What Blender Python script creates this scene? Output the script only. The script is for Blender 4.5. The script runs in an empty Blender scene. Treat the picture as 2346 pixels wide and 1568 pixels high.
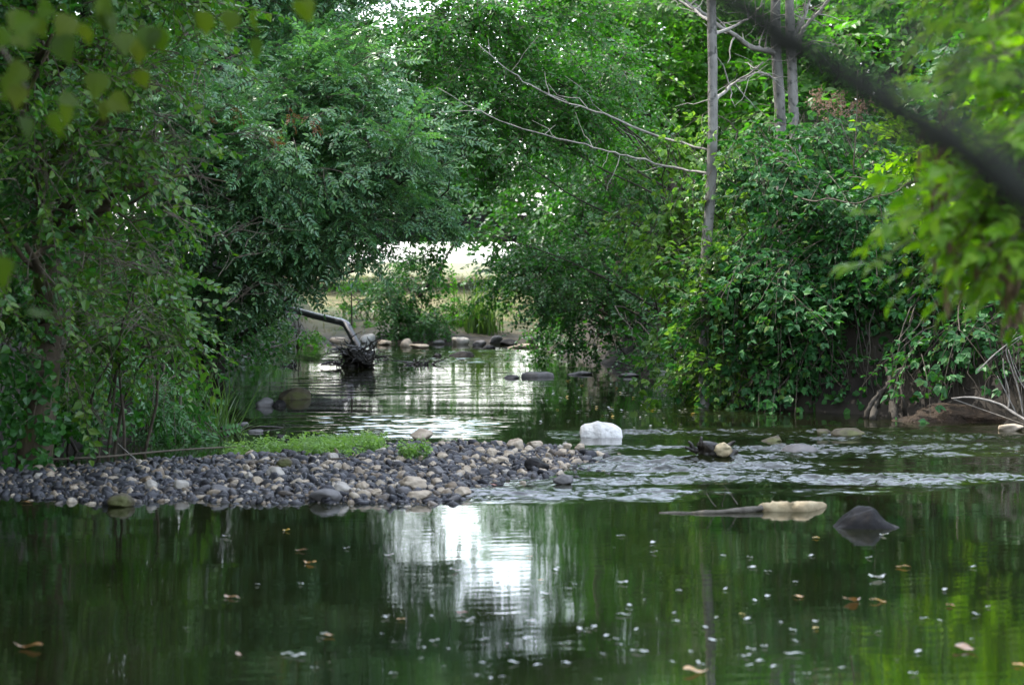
import bpy, math, random
import numpy as np
from mathutils import Vector, Matrix, noise as mnoise

random.seed(11)
rng = np.random.default_rng(11)
R = math.radians
sc = bpy.context.scene
COL = sc.collection

# ------------------------------------------------------------------ camera
FOC = 5291.0            # focal length in units of the 2346 px wide view used for measuring
PITCH = math.atan(184 / FOC)
CAMH = 1.3
cam_d = bpy.data.cameras.new('camera')
cam = bpy.data.objects.new('camera', cam_d); COL.objects.link(cam)
cam.location = (0, 0, CAMH)
cam.rotation_euler = (R(90) - PITCH, 0, 0)
cam_d.sensor_width = 23.5
cam_d.lens = 23.5 / 2 / (1173 / FOC)
cam_d.clip_start = 0.05
cam_d.clip_end = 6000
cam_d.dof.use_dof = True
cam_d.dof.focus_distance = 18.5
cam_d.dof.aperture_fstop = 2.6
sc.camera = cam

# ------------------------------------------------------------------ sky and sun
SUN_EL, SUN_AZ = R(52), R(-66)         # azimuth measured clockwise from +Y
w = bpy.data.worlds.new('World'); sc.world = w; w.use_nodes = True
wn = w.node_tree.nodes; wl = w.node_tree.links
bg = wn['Background']
sky = wn.new('ShaderNodeTexSky'); sky.sky_type = 'NISHITA'
sky.sun_disc = False; sky.sun_elevation = SUN_EL; sky.sun_rotation = SUN_AZ
sky.air_density = 1.0; sky.dust_density = 2.6; sky.ozone_density = 1.0
wl.new(sky.outputs[0], bg.inputs[0]); bg.inputs[1].default_value = 0.15
wtc = wn.new('ShaderNodeTexCoord'); wno = wn.new('ShaderNodeTexNoise'); wno.inputs['Scale'].default_value = 2.6; wno.inputs['Detail'].default_value = 6
wl.new(wtc.outputs['Generated'], wno.inputs['Vector'])
wra = wn.new('ShaderNodeMapRange'); wra.inputs[1].default_value = .35; wra.inputs[2].default_value = .65; wra.inputs[3].default_value = .22; wra.inputs[4].default_value = .62
wl.new(wno.outputs[0], wra.inputs[0])
wsp = wn.new('ShaderNodeSeparateXYZ'); wl.new(wtc.outputs['Generated'], wsp.inputs[0])
wgr = wn.new('ShaderNodeMapRange'); wgr.inputs[1].default_value = 0; wgr.inputs[2].default_value = .55; wgr.inputs[3].default_value = 1.7; wgr.inputs[4].default_value = 1
wl.new(wsp.outputs[2], wgr.inputs[0])                # the veil is thicker towards the horizon
wmu = wn.new('ShaderNodeMath'); wmu.operation = 'MULTIPLY'; wl.new(wra.outputs[0], wmu.inputs[0]); wl.new(wgr.outputs[0], wmu.inputs[1])
cloud = wn.new('ShaderNodeBackground'); cloud.inputs[0].default_value = (.96, .98, 1, 1); wl.new(wmu.outputs[0], cloud.inputs[1])
wadd = wn.new('ShaderNodeAddShader'); wl.new(bg.outputs[0], wadd.inputs[0]); wl.new(cloud.outputs[0], wadd.inputs[1])
wl.new(wadd.outputs[0], wn['World Output'].inputs[0])
sd = bpy.data.lights.new('sun', 'SUN'); sd.energy = 2.0; sd.angle = R(0.5); sd.color = (1, .95, .86)
so = bpy.data.objects.new('sun', sd); COL.objects.link(so)
sdir = Vector((math.sin(SUN_AZ) * math.cos(SUN_EL), math.cos(SUN_AZ) * math.cos(SUN_EL), math.sin(SUN_EL)))
so.rotation_euler = sdir.to_track_quat('Z', 'Y').to_euler(); so.location = (20, 10, 30)

sc.view_settings.view_transform = 'Standard'; sc.view_settings.look = 'None'
sc.view_settings.exposure = 2.0; sc.view_settings.gamma = 1
sc.render.engine = 'CYCLES'
sc.cycles.use_denoising = True
sc.cycles.max_bounces = 7; sc.cycles.diffuse_bounces = 2; sc.cycles.glossy_bounces = 4
sc.cycles.transmission_bounces = 4; sc.cycles.transparent_max_bounces = 4
sc.cycles.sample_clamp_indirect = 8
sc.cycles.caustics_reflective = False; sc.cycles.caustics_refractive = False

# ------------------------------------------------------------------ measuring helpers
FW = np.array([0, math.cos(PITCH), -math.sin(PITCH)]); UP = np.array([0, math.sin(PITCH), math.cos(PITCH)])
def ray(px, py):
    return FW + (px - 1173) / FOC * np.array([1., 0, 0]) + (784 - py) / FOC * UP
def at(px, py, d):
    r = ray(px, py); r = r * (d / r[1]); return np.array([r[0], r[1], r[2] + CAMH])
def on(px, py, z=0.0):
    r = ray(px, py); t = (z - CAMH) / r[2]; return np.array([r[0] * t, r[1] * t, z])
def ppm(d): return FOC / d          # view px per metre at distance d

# ------------------------------------------------------------------ materials
def newmat(name):
    m = bpy.data.materials.new(name); m.use_nodes = True
    n = m.node_tree.nodes; n.clear()
    return m, n, m.node_tree.links
def ramp(n, cols, pos=None, interp='LINEAR'):
    r = n.new('ShaderNodeValToRGB'); e = r.color_ramp.elements; r.color_ramp.interpolation = interp
    k = len(cols)
    while len(e) < k: e.new(0.5)
    for i, c in enumerate(cols):
        e[i].position = pos[i] if pos else i / max(1, k - 1); e[i].color = (*c, 1)
    return r
def leaf_mat(name, cols, trans=.38, rough=.38, tint=(1.35, 1.5, .55), spec=.38, pos=None):
    m, n, l = newmat(name)
    g = n.new('ShaderNodeNewGeometry'); r = ramp(n, cols, pos)
    l.new(g.outputs['Random Per Island'], r.inputs[0])
    p = n.new('ShaderNodeBsdfPrincipled'); p.inputs['Roughness'].default_value = rough
    p.inputs['Specular IOR Level'].default_value = spec
    l.new(r.outputs[0], p.inputs['Base Color'])
    t = n.new('ShaderNodeBsdfTranslucent')
    mu = n.new('ShaderNodeMix'); mu.data_type = 'RGBA'; mu.blend_type = 'MULTIPLY'; mu.inputs[0].default_value = 1
    l.new(r.outputs[0], mu.inputs[6]); mu.inputs[7].default_value = (*[2.0 * v for v in tint], 1)
    l.new(mu.outputs[2], t.inputs[0])
    x = n.new('ShaderNodeMixShader'); x.inputs[0].default_value = trans
    l.new(p.outputs[0], x.inputs[1]); l.new(t.outputs[0], x.inputs[2])
    o = n.new('ShaderNodeOutputMaterial'); l.new(x.outputs[0], o.inputs[0])
    return m
def rough_mat(name, cols, scale=8, rough=.8, bump=.02, stretch=(1, 1, 1), spec=.4, detail=6, per_island=False, pos=None, patch=None, bscale=3.0):
    """noise-coloured bark, stone, soil"""
    m, n, l = newmat(name)
    tc = n.new('ShaderNodeTexCoord'); mp = n.new('ShaderNodeMapping'); mp.inputs['Scale'].default_value = stretch
    l.new(tc.outputs['Object'], mp.inputs[0])
    nz = n.new('ShaderNodeTexNoise'); nz.inputs['Scale'].default_value = scale; nz.inputs['Detail'].default_value = detail
    l.new(mp.outputs[0], nz.inputs['Vector'])
    p = n.new('ShaderNodeBsdfPrincipled'); p.inputs['Roughness'].default_value = rough
    p.inputs['Specular IOR Level'].default_value = spec
    if per_island:
        g = n.new('ShaderNodeNewGeometry'); r = ramp(n, cols, pos, 'LINEAR'); l.new(g.outputs['Random Per Island'], r.inputs[0])
        r2 = ramp(n, [(.55, .55, .55), (1.3, 1.3, 1.3)]); r2.color_ramp.elements[0].position = .3; r2.color_ramp.elements[1].position = .75
        l.new(nz.outputs[0], r2.inputs[0])
        mu = n.new('ShaderNodeMix'); mu.data_type = 'RGBA'; mu.blend_type = 'MULTIPLY'; mu.inputs[0].default_value = 1
        l.new(r.outputs[0], mu.inputs[6]); l.new(r2.outputs[0], mu.inputs[7]); col = mu.outputs[2]
    else:
        r = ramp(n, cols, pos or [.28 + .44 * i / max(1, len(cols) - 1) for i in range(len(cols))])
        l.new(nz.outputs[0], r.inputs[0]); col = r.outputs[0]
    if patch:
        n2 = n.new('ShaderNodeTexNoise'); n2.inputs['Scale'].default_value = patch[1]; n2.inputs['Detail'].default_value = 4
        l.new(tc.outputs['Object'], n2.inputs['Vector'])
        r3 = ramp(n, [(0, 0, 0), (1, 1, 1)], [patch[2], patch[2] + .1]); l.new(n2.outputs[0], r3.inputs[0])
        mx = n.new('ShaderNodeMix'); mx.data_type = 'RGBA'; l.new(r3.outputs[0], mx.inputs[0])
        l.new(col, mx.inputs[6]); mx.inputs[7].default_value = (*patch[0], 1); col = mx.outputs[2]
    l.new(col, p.inputs['Base Color'])
    if bump:
        nb = n.new('ShaderNodeTexNoise'); nb.inputs['Scale'].default_value = scale * bscale; nb.inputs['Detail'].default_value = 5
        l.new(mp.outputs[0], nb.inputs['Vector'])
        b = n.new('ShaderNodeBump'); b.inputs['Strength'].default_value = .8; b.inputs['Distance'].default_value = bump
        l.new(nb.outputs[0], b.inputs['Height']); l.new(b.outputs[0], p.inputs['Normal'])
    o = n.new('ShaderNodeOutputMaterial'); l.new(p.outputs[0], o.inputs[0])
    return m

M = {}
M['bark'] = rough_mat('dark bark', [(.022, .018, .013), (.06, .05, .038)], 9, .85, .012, (1, 1, .25))
M['mossbark'] = rough_mat('ivy bark', [(.03, .022, .014), (.08, .06, .035)], 9, .85, .012, (1, 1, .25), patch=((.07, .09, .015), 4, .5))
M['greybark'] = rough_mat('grey bark', [(.07, .066, .06), (.21, .20, .185)], 10, .85, .012, (1, 1, .5), patch=((.05, .05, .045), 14, .56))
M['deadwood'] = rough_mat('dead wood', [(.12, .11, .10), (.30, .28, .25)], 20, .75, .003, (1, 1, 1))
M['twig'] = rough_mat('twig', [(.05, .04, .03), (.11, .09, .065)], 20, .8, 0)
M['palewood'] = rough_mat('pale rotten wood', [(.20, .15, .08), (.45, .38, .24)], 9, .75, .01, (1, 1, 1), patch=((.10, .08, .04), 7, .58))
M['rottenwood'] = rough_mat('rotten wood', [(.05, .042, .032), (.15, .135, .11)], 16, .85, .006, (1, 1, 1), patch=((.24, .20, .14), 9, .6))
M['blackwood'] = rough_mat('wet dark wood', [(.006, .005, .004), (.03, .024, .017)], 14, .45, .01)
M['slickwood'] = rough_mat('smooth dark log', [(.012, .014, .018), (.03, .033, .04)], 7, .3, .003)
M['brownsoil'] = rough_mat('brown soil', [(.014, .009, .005), (.05, .030, .016)], 9, .9, .07)
M['white'] = rough_mat('white stone', [(.32, .31, .295), (.64, .63, .61)], 9, .8, .02, patch=((.22, .21, .18), 7, .62))
M['palecobble'] = rough_mat('pale cobble', [(.18, .165, .14), (.38, .35, .31)], 8, .75, .008)
M['beige'] = rough_mat('beige stone', [(.20, .155, .105), (.42, .355, .275)], 9, .75, .012)
M['darkstone'] = rough_mat('dark stone', [(.006, .006, .006), (.022, .021, .021)], 7, .6, .012, patch=((.07, .065, .06), 10, .62), spec=.08)
M['greystone'] = rough_mat('grey stone', [(.05, .048, .05), (.14, .133, .13)], 8, .7, .01)
M['mossstone'] = rough_mat('mossy stone', [(.03, .026, .016), (.09, .075, .04)], 9, .75, .012, patch=((.065, .07, .02), 6, .5))
M['pebble'] = rough_mat('pebbles', [(.010, .010, .012), (.024, .025, .031), (.040, .041, .049), (.060, .056, .056), (.16, .12, .08), (.34, .29, .22)], 30, .55, .003,
                        per_island=True, pos=[0, .3, .58, .76, .88, .985])
M['darkbark'] = rough_mat('black bark', [(.010, .012, .009), (.024, .026, .02)], 9, .95, .004, spec=.1)
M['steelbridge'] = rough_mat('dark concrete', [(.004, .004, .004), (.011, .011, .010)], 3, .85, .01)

M['ash'] = leaf_mat('ash leaves', [(.049, .124, .055), (.082, .189, .083), (.115, .219, .068), (.075, .175, .105)], .22, .33, (1.1, 1.5, .5), .6)
M['ashyellow'] = leaf_mat('yellowish leaves', [(.031, .092, .015), (.051, .131, .017), (.087, .149, .016), (.036, .114, .029)], .27, .42, (1.1, 1.5, .45))
M['alder'] = leaf_mat('alder leaves', [(.021, .080, .015), (.033, .115, .019), (.053, .145, .019)], .30, .40, (1.1, 1.5, .4))
M['alderdark'] = leaf_mat('dark alder leaves', [(.020, .075, .017), (.031, .108, .024), (.048, .139, .021)], .22, .40, (1.1, 1.5, .45))
M['light'] = leaf_mat('light leaves', [(.030, .104, .015), (.052, .144, .017), (.073, .162, .017)], .42, .42, (1.1, 1.5, .4))
M['bramble'] = leaf_mat('bramble leaves', [(.017, .074, .020), (.030, .111, .032), (.047, .143, .040), (.039, .132, .022), (.102, .148, .024)], .2, .5, (1.2, 1.4, .5), spec=.3, pos=[0, .35, .7, .95, 1])
M['bramblelight'] = leaf_mat('young bramble leaves', [(.056, .133, .023), (.090, .199, .031), (.135, .225, .036), (.067, .158, .044)], .26, .38)
M['elder'] = leaf_mat('box elder leaves', [(.055, .137, .007), (.089, .183, .010), (.132, .220, .011)], .42, .5, (1.25, 1.4, .3), .25)
M['hazel'] = leaf_mat('hazel leaves', [(.021, .045, .005), (.038, .064, .005), (.060, .075, .007)], .4, .65, (1.2, 1.35, .3), .2)
M['grass'] = leaf_mat('grass blades', [(.04, .08, .025), (.07, .13, .035)], .3, .4)
M['drygrass'] = leaf_mat('dry grass', [(.13, .14, .05), (.20, .18, .09), (.08, .13, .03), (.16, .15, .07)], .3, .6, (1.0, .95, .7))
M['weed'] = leaf_mat('weed leaves', [(.10, .18, .05), (.14, .24, .07), (.18, .28, .08)], .35, .4)
M['seed'] = leaf_mat('dry seed wings', [(.06, .04, .02), (.12, .08, .035)], .25, .6, (1, .9, .6))
M['rust'] = leaf_mat('rusty leaves', [(.12, .05, .02), (.17, .085, .025)], .3, .5, (1.1, .8, .5))
M['pinkflower'] = leaf_mat('faded flower heads', [(.15, .10, .07), (.22, .16, .11)], .3, .7, (1, .9, .8))
def plainleaf(name, c, rough=.3, spec=.6, trans=.15):
    return leaf_mat(name, [tuple(.75 * v for v in c), c], trans, rough, (1, 1, .8), spec)
M['f_orange'] = plainleaf('orange fallen leaf', (.50, .25, .035))
M['f_brown'] = plainleaf('brown fallen leaf', (.30, .15, .05))
M['f_yellow'] = plainleaf('yellow fallen leaf', (.60, .40, .04))
M['f_pale_glare'] = plainleaf('pale leaf with sky glare', (.42, .43, .38), .22, .8)  # whitish sky glare on floating leaves is put into the base colour
M['f_red'] = plainleaf('red brown leaf', (.28, .05, .02))

# ------------------------------------------------------------------ mesh helpers
def mesh_np(name, V, F, mats, midx=None, smooth=False):
    V = np.ascontiguousarray(V, dtype=np.float32); F = np.ascontiguousarray(F, dtype=np.int32)
    me = bpy.data.meshes.new(name)
    nf, k = F.shape
    me.vertices.add(len(V)); me.vertices.foreach_set('co', V.ravel())
    me.loops.add(nf * k); me.loops.foreach_set('vertex_index', F.ravel())
    me.polygons.add(nf); me.polygons.foreach_set('loop_start', np.arange(0, nf * k, k, dtype=np.int32))
    for m in mats: me.materials.append(M[m] if isinstance(m, str) else m)
    if midx is not None: me.polygons.foreach_set('material_index', np.ascontiguousarray(midx, dtype=np.int32))
    me.polygons.foreach_set('use_smooth', np.full(nf, smooth, dtype=bool))
    me.update(calc_edges=True)
    return me
def link(name, me, parent=None, loc=None):
    o = bpy.data.objects.new(name, me); COL.objects.link(o)
    if parent is not None:
        o.parent = parent
        if loc is None: o.location = -np.array(parent.location)       # mesh data are in world coordinates
    if loc is not None: o.location = loc
    return o
def tag(o, label=None, cat=None, group=None, kind=None):
    if label: o['label'] = label
    if cat: o['category'] = cat
    if group: o['group'] = group
    if kind: o['kind'] = kind
    return o
def empty(name, loc, label, cat, group=None):
    o = bpy.data.objects.new(name, None); COL.objects.link(o); o.location = loc; o.empty_display_size = .2
    return tag(o, label, cat, group)
class Acc:
    """collects quads"""
    def __init__(s): s.V = []; s.F = []; s.I = []; s.n = 0
    def add(s, V, F, i=0):
        s.V.append(np.asarray(V, float)); s.F.append(np.asarray(F, int) + s.n); s.I.append(np.full(len(F), i)); s.n += len(V)
    def mesh(s, name, mats, smooth=False):
        return mesh_np(name, np.concatenate(s.V), np.concatenate(s.F), mats, np.concatenate(s.I), smooth)
def tube(P, r0, r1, sides=8, cap=True, lump=0.0):
    P = np.asarray(P, float); n = len(P)
    rad = np.linspace(r0, r1, n) if np.isscalar(r0) else np.asarray(r0, float)
    T = np.gradient(P, axis=0); T /= np.linalg.norm(T, axis=1)[:, None] + 1e-9
    ref = np.array([0, 0, 1.]) if abs(T[:, 2]).mean() < .8 else np.array([1., 0, 0])
    A = np.cross(T, ref); A /= np.linalg.norm(A, axis=1)[:, None] + 1e-9; B = np.cross(T, A)
    a = np.linspace(0, 2 * np.pi, sides, endpoint=False)
    rr = rad[:, None] * (1 + (rng.normal(0, lump, (n, sides)) if lump else 0))
    V = P[:, None, :] + rr[..., None] * (np.cos(a)[None, :, None] * A[:, None, :] + np.sin(a)[None, :, None] * B[:, None, :])
    V = V.reshape(-1, 3)
    i = np.arange(n - 1)[:, None] * sides; j = np.arange(sides)[None, :]; k = (j + 1) % sides
    F = np.stack([i + j, i + k, i + sides + k, i + sides + j], -1).reshape(-1, 4)
    if cap:
        V = np.concatenate([V, P[:1], P[-1:]]); c0 = n * sides; c1 = c0 + 1
        jj = np.arange(0, sides, 2)
        F0 = np.stack([np.full_like(jj, c0), (jj + 2) % sides, jj + 1, jj], -1)
        b = (n - 1) * sides
        F1 = np.stack([np.full_like(jj, c1), b + jj, b + jj + 1, b + (jj + 2) % sides], -1)
        F = np.concatenate([F, F0, F1])
    return V, F
def curve(a, b, n=8, sag=0.0, wob=0.05):
    a = np.array(a, float); b = np.array(b, float); t = np.linspace(0, 1, n)[:, None]
    L = np.linalg.norm(b - a)
    P = a + (b - a) * t
    P[:, 2] += (np.sin(np.pi * t) * sag)[:, 0]
    ph = rng.uniform(0, 6.28, 3); am = rng.normal(0, wob, 3) * L
    P += np.sin(np.pi * t) * (np.sin(t * 5 + ph) * am)
    return P
def poly(pts, n=4):
    """smooth curve through given points (Catmull-Rom)"""
    p = np.asarray(pts, float); p = np.concatenate([2 * p[:1] - p[1:2], p, 2 * p[-1:] - p[-2:-1]])
    out = []
    for i in range(1, len(p) - 2):
        for t in np.linspace(0, 1, n, endpoint=False):
            a, b, c, d = p[i - 1], p[i], p[i + 1], p[i + 2]
            out.append(.5 * (2 * b + (c - a) * t + (2 * a - 5 * b + 4 * c - d) * t * t + (3 * b - a - 3 * c + d) * t ** 3))
    out.append(p[-2]); return np.array(out)

# ------------------------------------------------------------------ leaf sprays
def leaf_lo(L, W, fold=.25, droop=.12):
    V = np.array([[0, 0, 0], [-.5 * W, .32 * L, fold * W * .5], [-.36 * W, .68 * L, fold * W * .36 - droop * L * .4], [0, L, -droop * L],
                  [.36 * W, .68 * L, fold * W * .36 - droop * L * .4], [.5 * W, .32 * L, fold * W * .5]])
    return V, np.array([[0, 5, 4, 3], [0, 3, 2, 1]])
def leaf_hi(L, W, fold=.2, droop=.2, heart=True):
    t = np.array([0, .07, .2, .36, .54, .74, 1.0])
    wd = np.array([.10, .62, .97, 1.0, .74, .34, .0]) * W / 2 if heart else np.array([.04, .4, .75, 1., .9, .5, .0]) * W / 2
    back = np.array([0, -.05, 0, 0, 0, 0, 0]) * L
    z = -droop * L * t ** 2
    V = []
    for i in range(7):
        V += [[-wd[i], t[i] * L + back[i], z[i] + fold * wd[i]], [0, t[i] * L, z[i]], [wd[i], t[i] * L + back[i], z[i] + fold * wd[i]]]
    F = []
    for i in range(6):
        a = i * 3; F += [[a, a + 1, a + 4, a + 3], [a + 1, a + 2, a + 5, a + 4]]
    return np.array(V), np.array(F)
def rot(ax, a):
    return np.array(Matrix.Rotation(a, 3, ax))
def place(VF, m, p, s=1.0):
    V, F = VF; return (V * s) @ m.T + p, F
def spray(kind, seed):
    g = random.Random(seed); A = Acc()
    def leafat(p, yaw, pitch, roll, L, W, hi=False, mi=0, **k):
        m = rot('Z', yaw) @ rot('X', pitch) @ rot('Y', roll)
        A.add(*place((leaf_hi if hi else leaf_lo)(L, W, **k), m, p), mi)
    if kind in ('alternate', 'alternate_big', 'hazel'):
        S = {'alternate': .55, 'alternate_big': .7, 'hazel': .4}[kind]; L0 = {'alternate': .082, 'alternate_big': .12, 'hazel': .085}[kind]
        n = {'alternate': 15, 'alternate_big': 15, 'hazel': 8}[kind]; hi = kind == 'hazel'
        d = g.uniform(.1, .35); P = np.array([[S * .04 * math.sin(3 * t + seed), S * t, -d * S * t * t] for t in np.linspace(0, 1, 6)])
        A.add(*tube(P, .004, .0015, 4, False), 1)
        for i in range(n):
            t = .12 + .88 * i / (n - 1); p = np.array([np.interp(t, np.linspace(0, 1, 6), P[:, k]) for k in range(3)])
            s = (-1) ** i; L = L0 * g.uniform(.65, 1.15) * (1 - .25 * t)
            yaw = -s * R(g.uniform(35, 75)) if i < n - 1 else R(g.uniform(-15, 15))
            leafat(p, yaw, R(g.uniform(-45, 20)), R(g.uniform(-35, 35)), L, L * (.66 if not hi else .82), hi, fold=g.uniform(.1, .4), droop=g.uniform(.05, .3))
    elif kind in ('pinnate', 'boxelder'):
        hi = kind == 'boxelder'; nl = 6 if not hi else 5
        S = .42; P = np.array([[0, S * t, -.12 * t * t] for t in np.linspace(0, 1, 5)])
        A.add(*tube(P, .005, .002, 4, False), 1)
        for i in range(nl):
            t = .15 + .85 * i / (nl - 1); p0 = np.array([np.interp(t, np.linspace(0, 1, 5), P[:, k]) for k in range(3)])
            s = (-1) ** i
            yaw = -s * R(g.uniform(35, 70)) if i < nl - 1 else R(g.uniform(-20, 20)); pit = R(g.uniform(-22, 16)); RL = g.uniform(.2, .28) if not hi else g.uniform(.11, .15)
            m0 = rot('Z', yaw) @ rot('X', pit) @ rot('Y', R(g.uniform(-30, 30)))
            npair = 5 if not hi else 2
            rc = np.array([[0, RL * u, -.25 * RL * u * u] for u in np.linspace(0, 1, 4)])
            A.add(*place(tube(rc, .0022, .001, 4, False), m0, p0), 1)
            for j in range(npair):
                u = (.3 + .6 * j / max(1, npair - 1)) if not hi else (.45 + .4 * j); q = np.array([0, RL * u, -.25 * RL * u * u])
                for s2 in (-1, 1):
                    L = (.062 if not hi else .066) * g.uniform(.8, 1.15); W = L * (.50 if not hi else .58)
                    m = m0 @ rot('Z', -s2 * R(g.uniform(50, 75))) @ rot('X', R(g.uniform(-25, 15)))
                    A.add(*place((leaf_hi(L, W, .2, g.uniform(.1, .35)) if hi else leaf_lo(L, W, .2, g.uniform(.05, .3))), m, m0 @ q + p0), 0)
            L = .075 * g.uniform(.85, 1.15)
            A.add(*place((leaf_hi(L, L * .7, .2, .3) if hi else leaf_lo(L, L * .4)), m0 @ rot('X', R(g.uniform(-40, -5))), m0 @ rc[-1] + p0), 0)
    elif kind == 'trifoliate':
        S = .55; d = g.uniform(.2, .5); P = np.array([[0, S * t, -d * S * t * t] for t in np.linspace(0, 1, 5)])
        A.add(*tube(P, .004, .002, 4, False), 1)
        for i in range(7):
            t = .1 + .9 * i / 6; p0 = np.array([np.interp(t, np.linspace(0, 1, 5), P[:, k]) for k in range(3)])
            s = (-1) ** i; m0 = rot('Z', -s * R(g.uniform(35, 85))) @ rot('X', R(g.uniform(-30, 30))) @ rot('Y', R(g.uniform(-25, 25)))
            st = g.uniform(.04, .07); q = m0 @ np.array([0, st, 0]) + p0; sz = g.uniform(.75, 1.2)
            for a, L in ((0, .078), (58, .064), (-58, .064)):
                L = L * sz
                A.add(*place(leaf_lo(L, L * .72, .25, g.uniform(.05, .3)), m0 @ rot('Z', R(a + g.uniform(-8, 8))) @ rot('X', R(g.uniform(-30, 10))), q), 0)
    elif kind == 'blade':
        for i in range(9):
            h = g.uniform(.35, .75); lean = g.uniform(.2, .8); az = g.uniform(0, 6.28); wd = g.uniform(.004, .008)
            t = np.linspace(0, 1, 6)
            c = np.stack([0 * t, lean * h * t ** 2, h * (t - .35 * lean * t ** 2)], -1)
            V = np.concatenate([c + np.array([-1, 0, 0]) * wd * (1 - t[:, None] ** 2), c + np.array([1, 0, 0]) * wd * (1 - t[:, None] ** 2)])
            F = np.array([[k, k + 1, 6 + k + 1, 6 + k] for k in range(5)])
            A.add(*place((V, F), rot('Z', az), np.array([g.uniform(-.06, .06), g.uniform(-.06, .06), 0])), 0)
    elif kind == 'ivy':
        for i in range(9):
            L = .07 * g.uniform(.6, 1.1)
            leafat(np.array([g.uniform(-.1, .1), g.uniform(-.1, .15), g.uniform(0, .07)]), g.uniform(0, 6.28), R(g.uniform(-60, 10)), R(g.uniform(-30, 30)), L, L * .95, fold=.2, droop=.2)
    elif kind == 'weed':
        for b in range(4):
            h = g.uniform(.05, .13); az = g.uniform(0, 6.28); ln = g.uniform(.2, .7)
            P = np.array([[math.cos(az) * ln * h * t, math.sin(az) * ln * h * t, h * t] for t in np.linspace(0, 1, 4)])
            A.add(*tube(P, .0015, .0008, 4, False), 0)
            for i in range(7):
                t = g.uniform(.2, 1); L = g.uniform(.018, .034)
                leafat(P[-1] * t, g.uniform(0, 6.28), R(g.uniform(-25, 35)), R(g.uniform(-25, 25)), L, L * .6)
    elif kind == 'seed':
        for i in range(14):
            L = .04 * g.uniform(.8, 1.1); p = np.array([g.gauss(0, .014), g.gauss(0, .014), -g.uniform(.0, .13)])
            leafat(p, g.uniform(0, 6.28), R(g.uniform(-100, -70)), g.uniform(-1, 1), L, L * .32, fold=.1, droop=.2)
    elif kind == 'deadtwig':
        for b in range(5):
            a = g.uniform(-.7, .7); l = g.uniform(.2, .5); y0 = g.uniform(0, .35)
            p = np.array([[math.sin(a) * l * t + .02 * math.sin(5 * t + b), y0 + math.cos(a) * l * t, g.uniform(-.02, .02) + .1 * t * g.uniform(-1, 1)] for t in np.linspace(0, 1, 5)])
            A.add(*tube(p, .0035, .001, 4, False), 0)
    return np.concatenate(A.V), np.concatenate(A.F), np.concatenate(A.I)
SPR = {k: [spray(k, 100 + i) for i in range(6)] for k in
       ('alternate', 'alternate_big', 'hazel', 'pinnate', 'boxelder', 'trifoliate', 'blade', 'ivy', 'weed', 'seed', 'deadtwig')}

def frames(dirs, ups, roll=.35):
    """columns x,y,z with y along dirs and z towards ups"""
    y = dirs / (np.linalg.norm(dirs, axis=1)[:, None] + 1e-9)
    z = ups - (ups * y).sum(1)[:, None] * y; z /= np.linalg.norm(z, axis=1)[:, None] + 1e-9
    x = np.cross(y, z); a = rng.normal(0, roll, len(y))[:, None]
    x2 = x * np.cos(a) + z * np.sin(a); z2 = -x * np.sin(a) + z * np.cos(a)
    return np.stack([x2, y, z2], -1)
def scatter(name, kind, P, D, scale, mats, up=(0, 0, 1), roll=.4):
    """one mesh of sprays at P pointing along D"""
    P = np.asarray(P, float); D = np.asarray(D, float); n = len(P)
    s = scale * rng.uniform(.75, 1.25, n)
    U = np.tile(np.asarray(up, float), (n, 1)) + rng.normal(0, .15, (n, 3)); Fm = frames(D, U, roll)
    vs, fs, ms = [], [], []; off = 0
    which = rng.integers(0, 6, n)
    for k in range(6):
        idx = np.where(which == k)[0]
        if not len(idx): continue
        V, F, I = SPR[kind][k]
        VV = np.einsum('vj,nij->nvi', V, Fm[idx]) * s[idx][:, None, None] + P[idx][:, None, :]
        FF = F[None] + (np.arange(len(idx)) * len(V))[:, None, None] + off
        vs.append(VV.reshape(-1, 3)); fs.append(FF.reshape(-1, 4)); ms.append(np.tile(I, len(idx))); off += len(idx) * len(V)
    return mesh_np(name, np.concatenate(vs), np.concatenate(fs), mats, np.concatenate(ms))

def fill_blobs(blobs, dens, out=.7, droop=-.1, clump=.33, shell=.35):
    """blobs: (centre, (rx,ry,rz)); returns spray points and directions, gathered into clumps"""
    PP, DD = [], []
    for c, r in blobs:
        c = np.asarray(c); r = np.asarray(r); vol = 4.19 * r.prod(); n = max(8, int(vol * dens))
        k = max(3, n // 16)
        u = rng.normal(0, 1, (k, 3)); u /= np.linalg.norm(u, axis=1)[:, None]
        rad = (shell + (1 - shell) * rng.random(k)) ** .6
        cc = u * rad[:, None]
        j = rng.integers(0, k, n)
        q = cc[j] + rng.normal(0, clump * .55, (n, 3))
        p = c + q * r
        d = out * cc[j] * (1, 1, .5) + rng.normal(0, .45, (n, 3)) * (1, 1, .5); d[:, 2] += droop
        PP.append(p); DD.append(d)
    return np.concatenate(PP), np.concatenate(DD)
def blob(px, py, rx, rz, d, dep=None):
    """blob given by its outline in the photograph at distance d; dep = half depth in metres"""
    k = ppm(d)
    return at(px, py, d), np.array([rx / k, dep if dep else (rx + rz) / 2 / k, rz / k])

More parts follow.
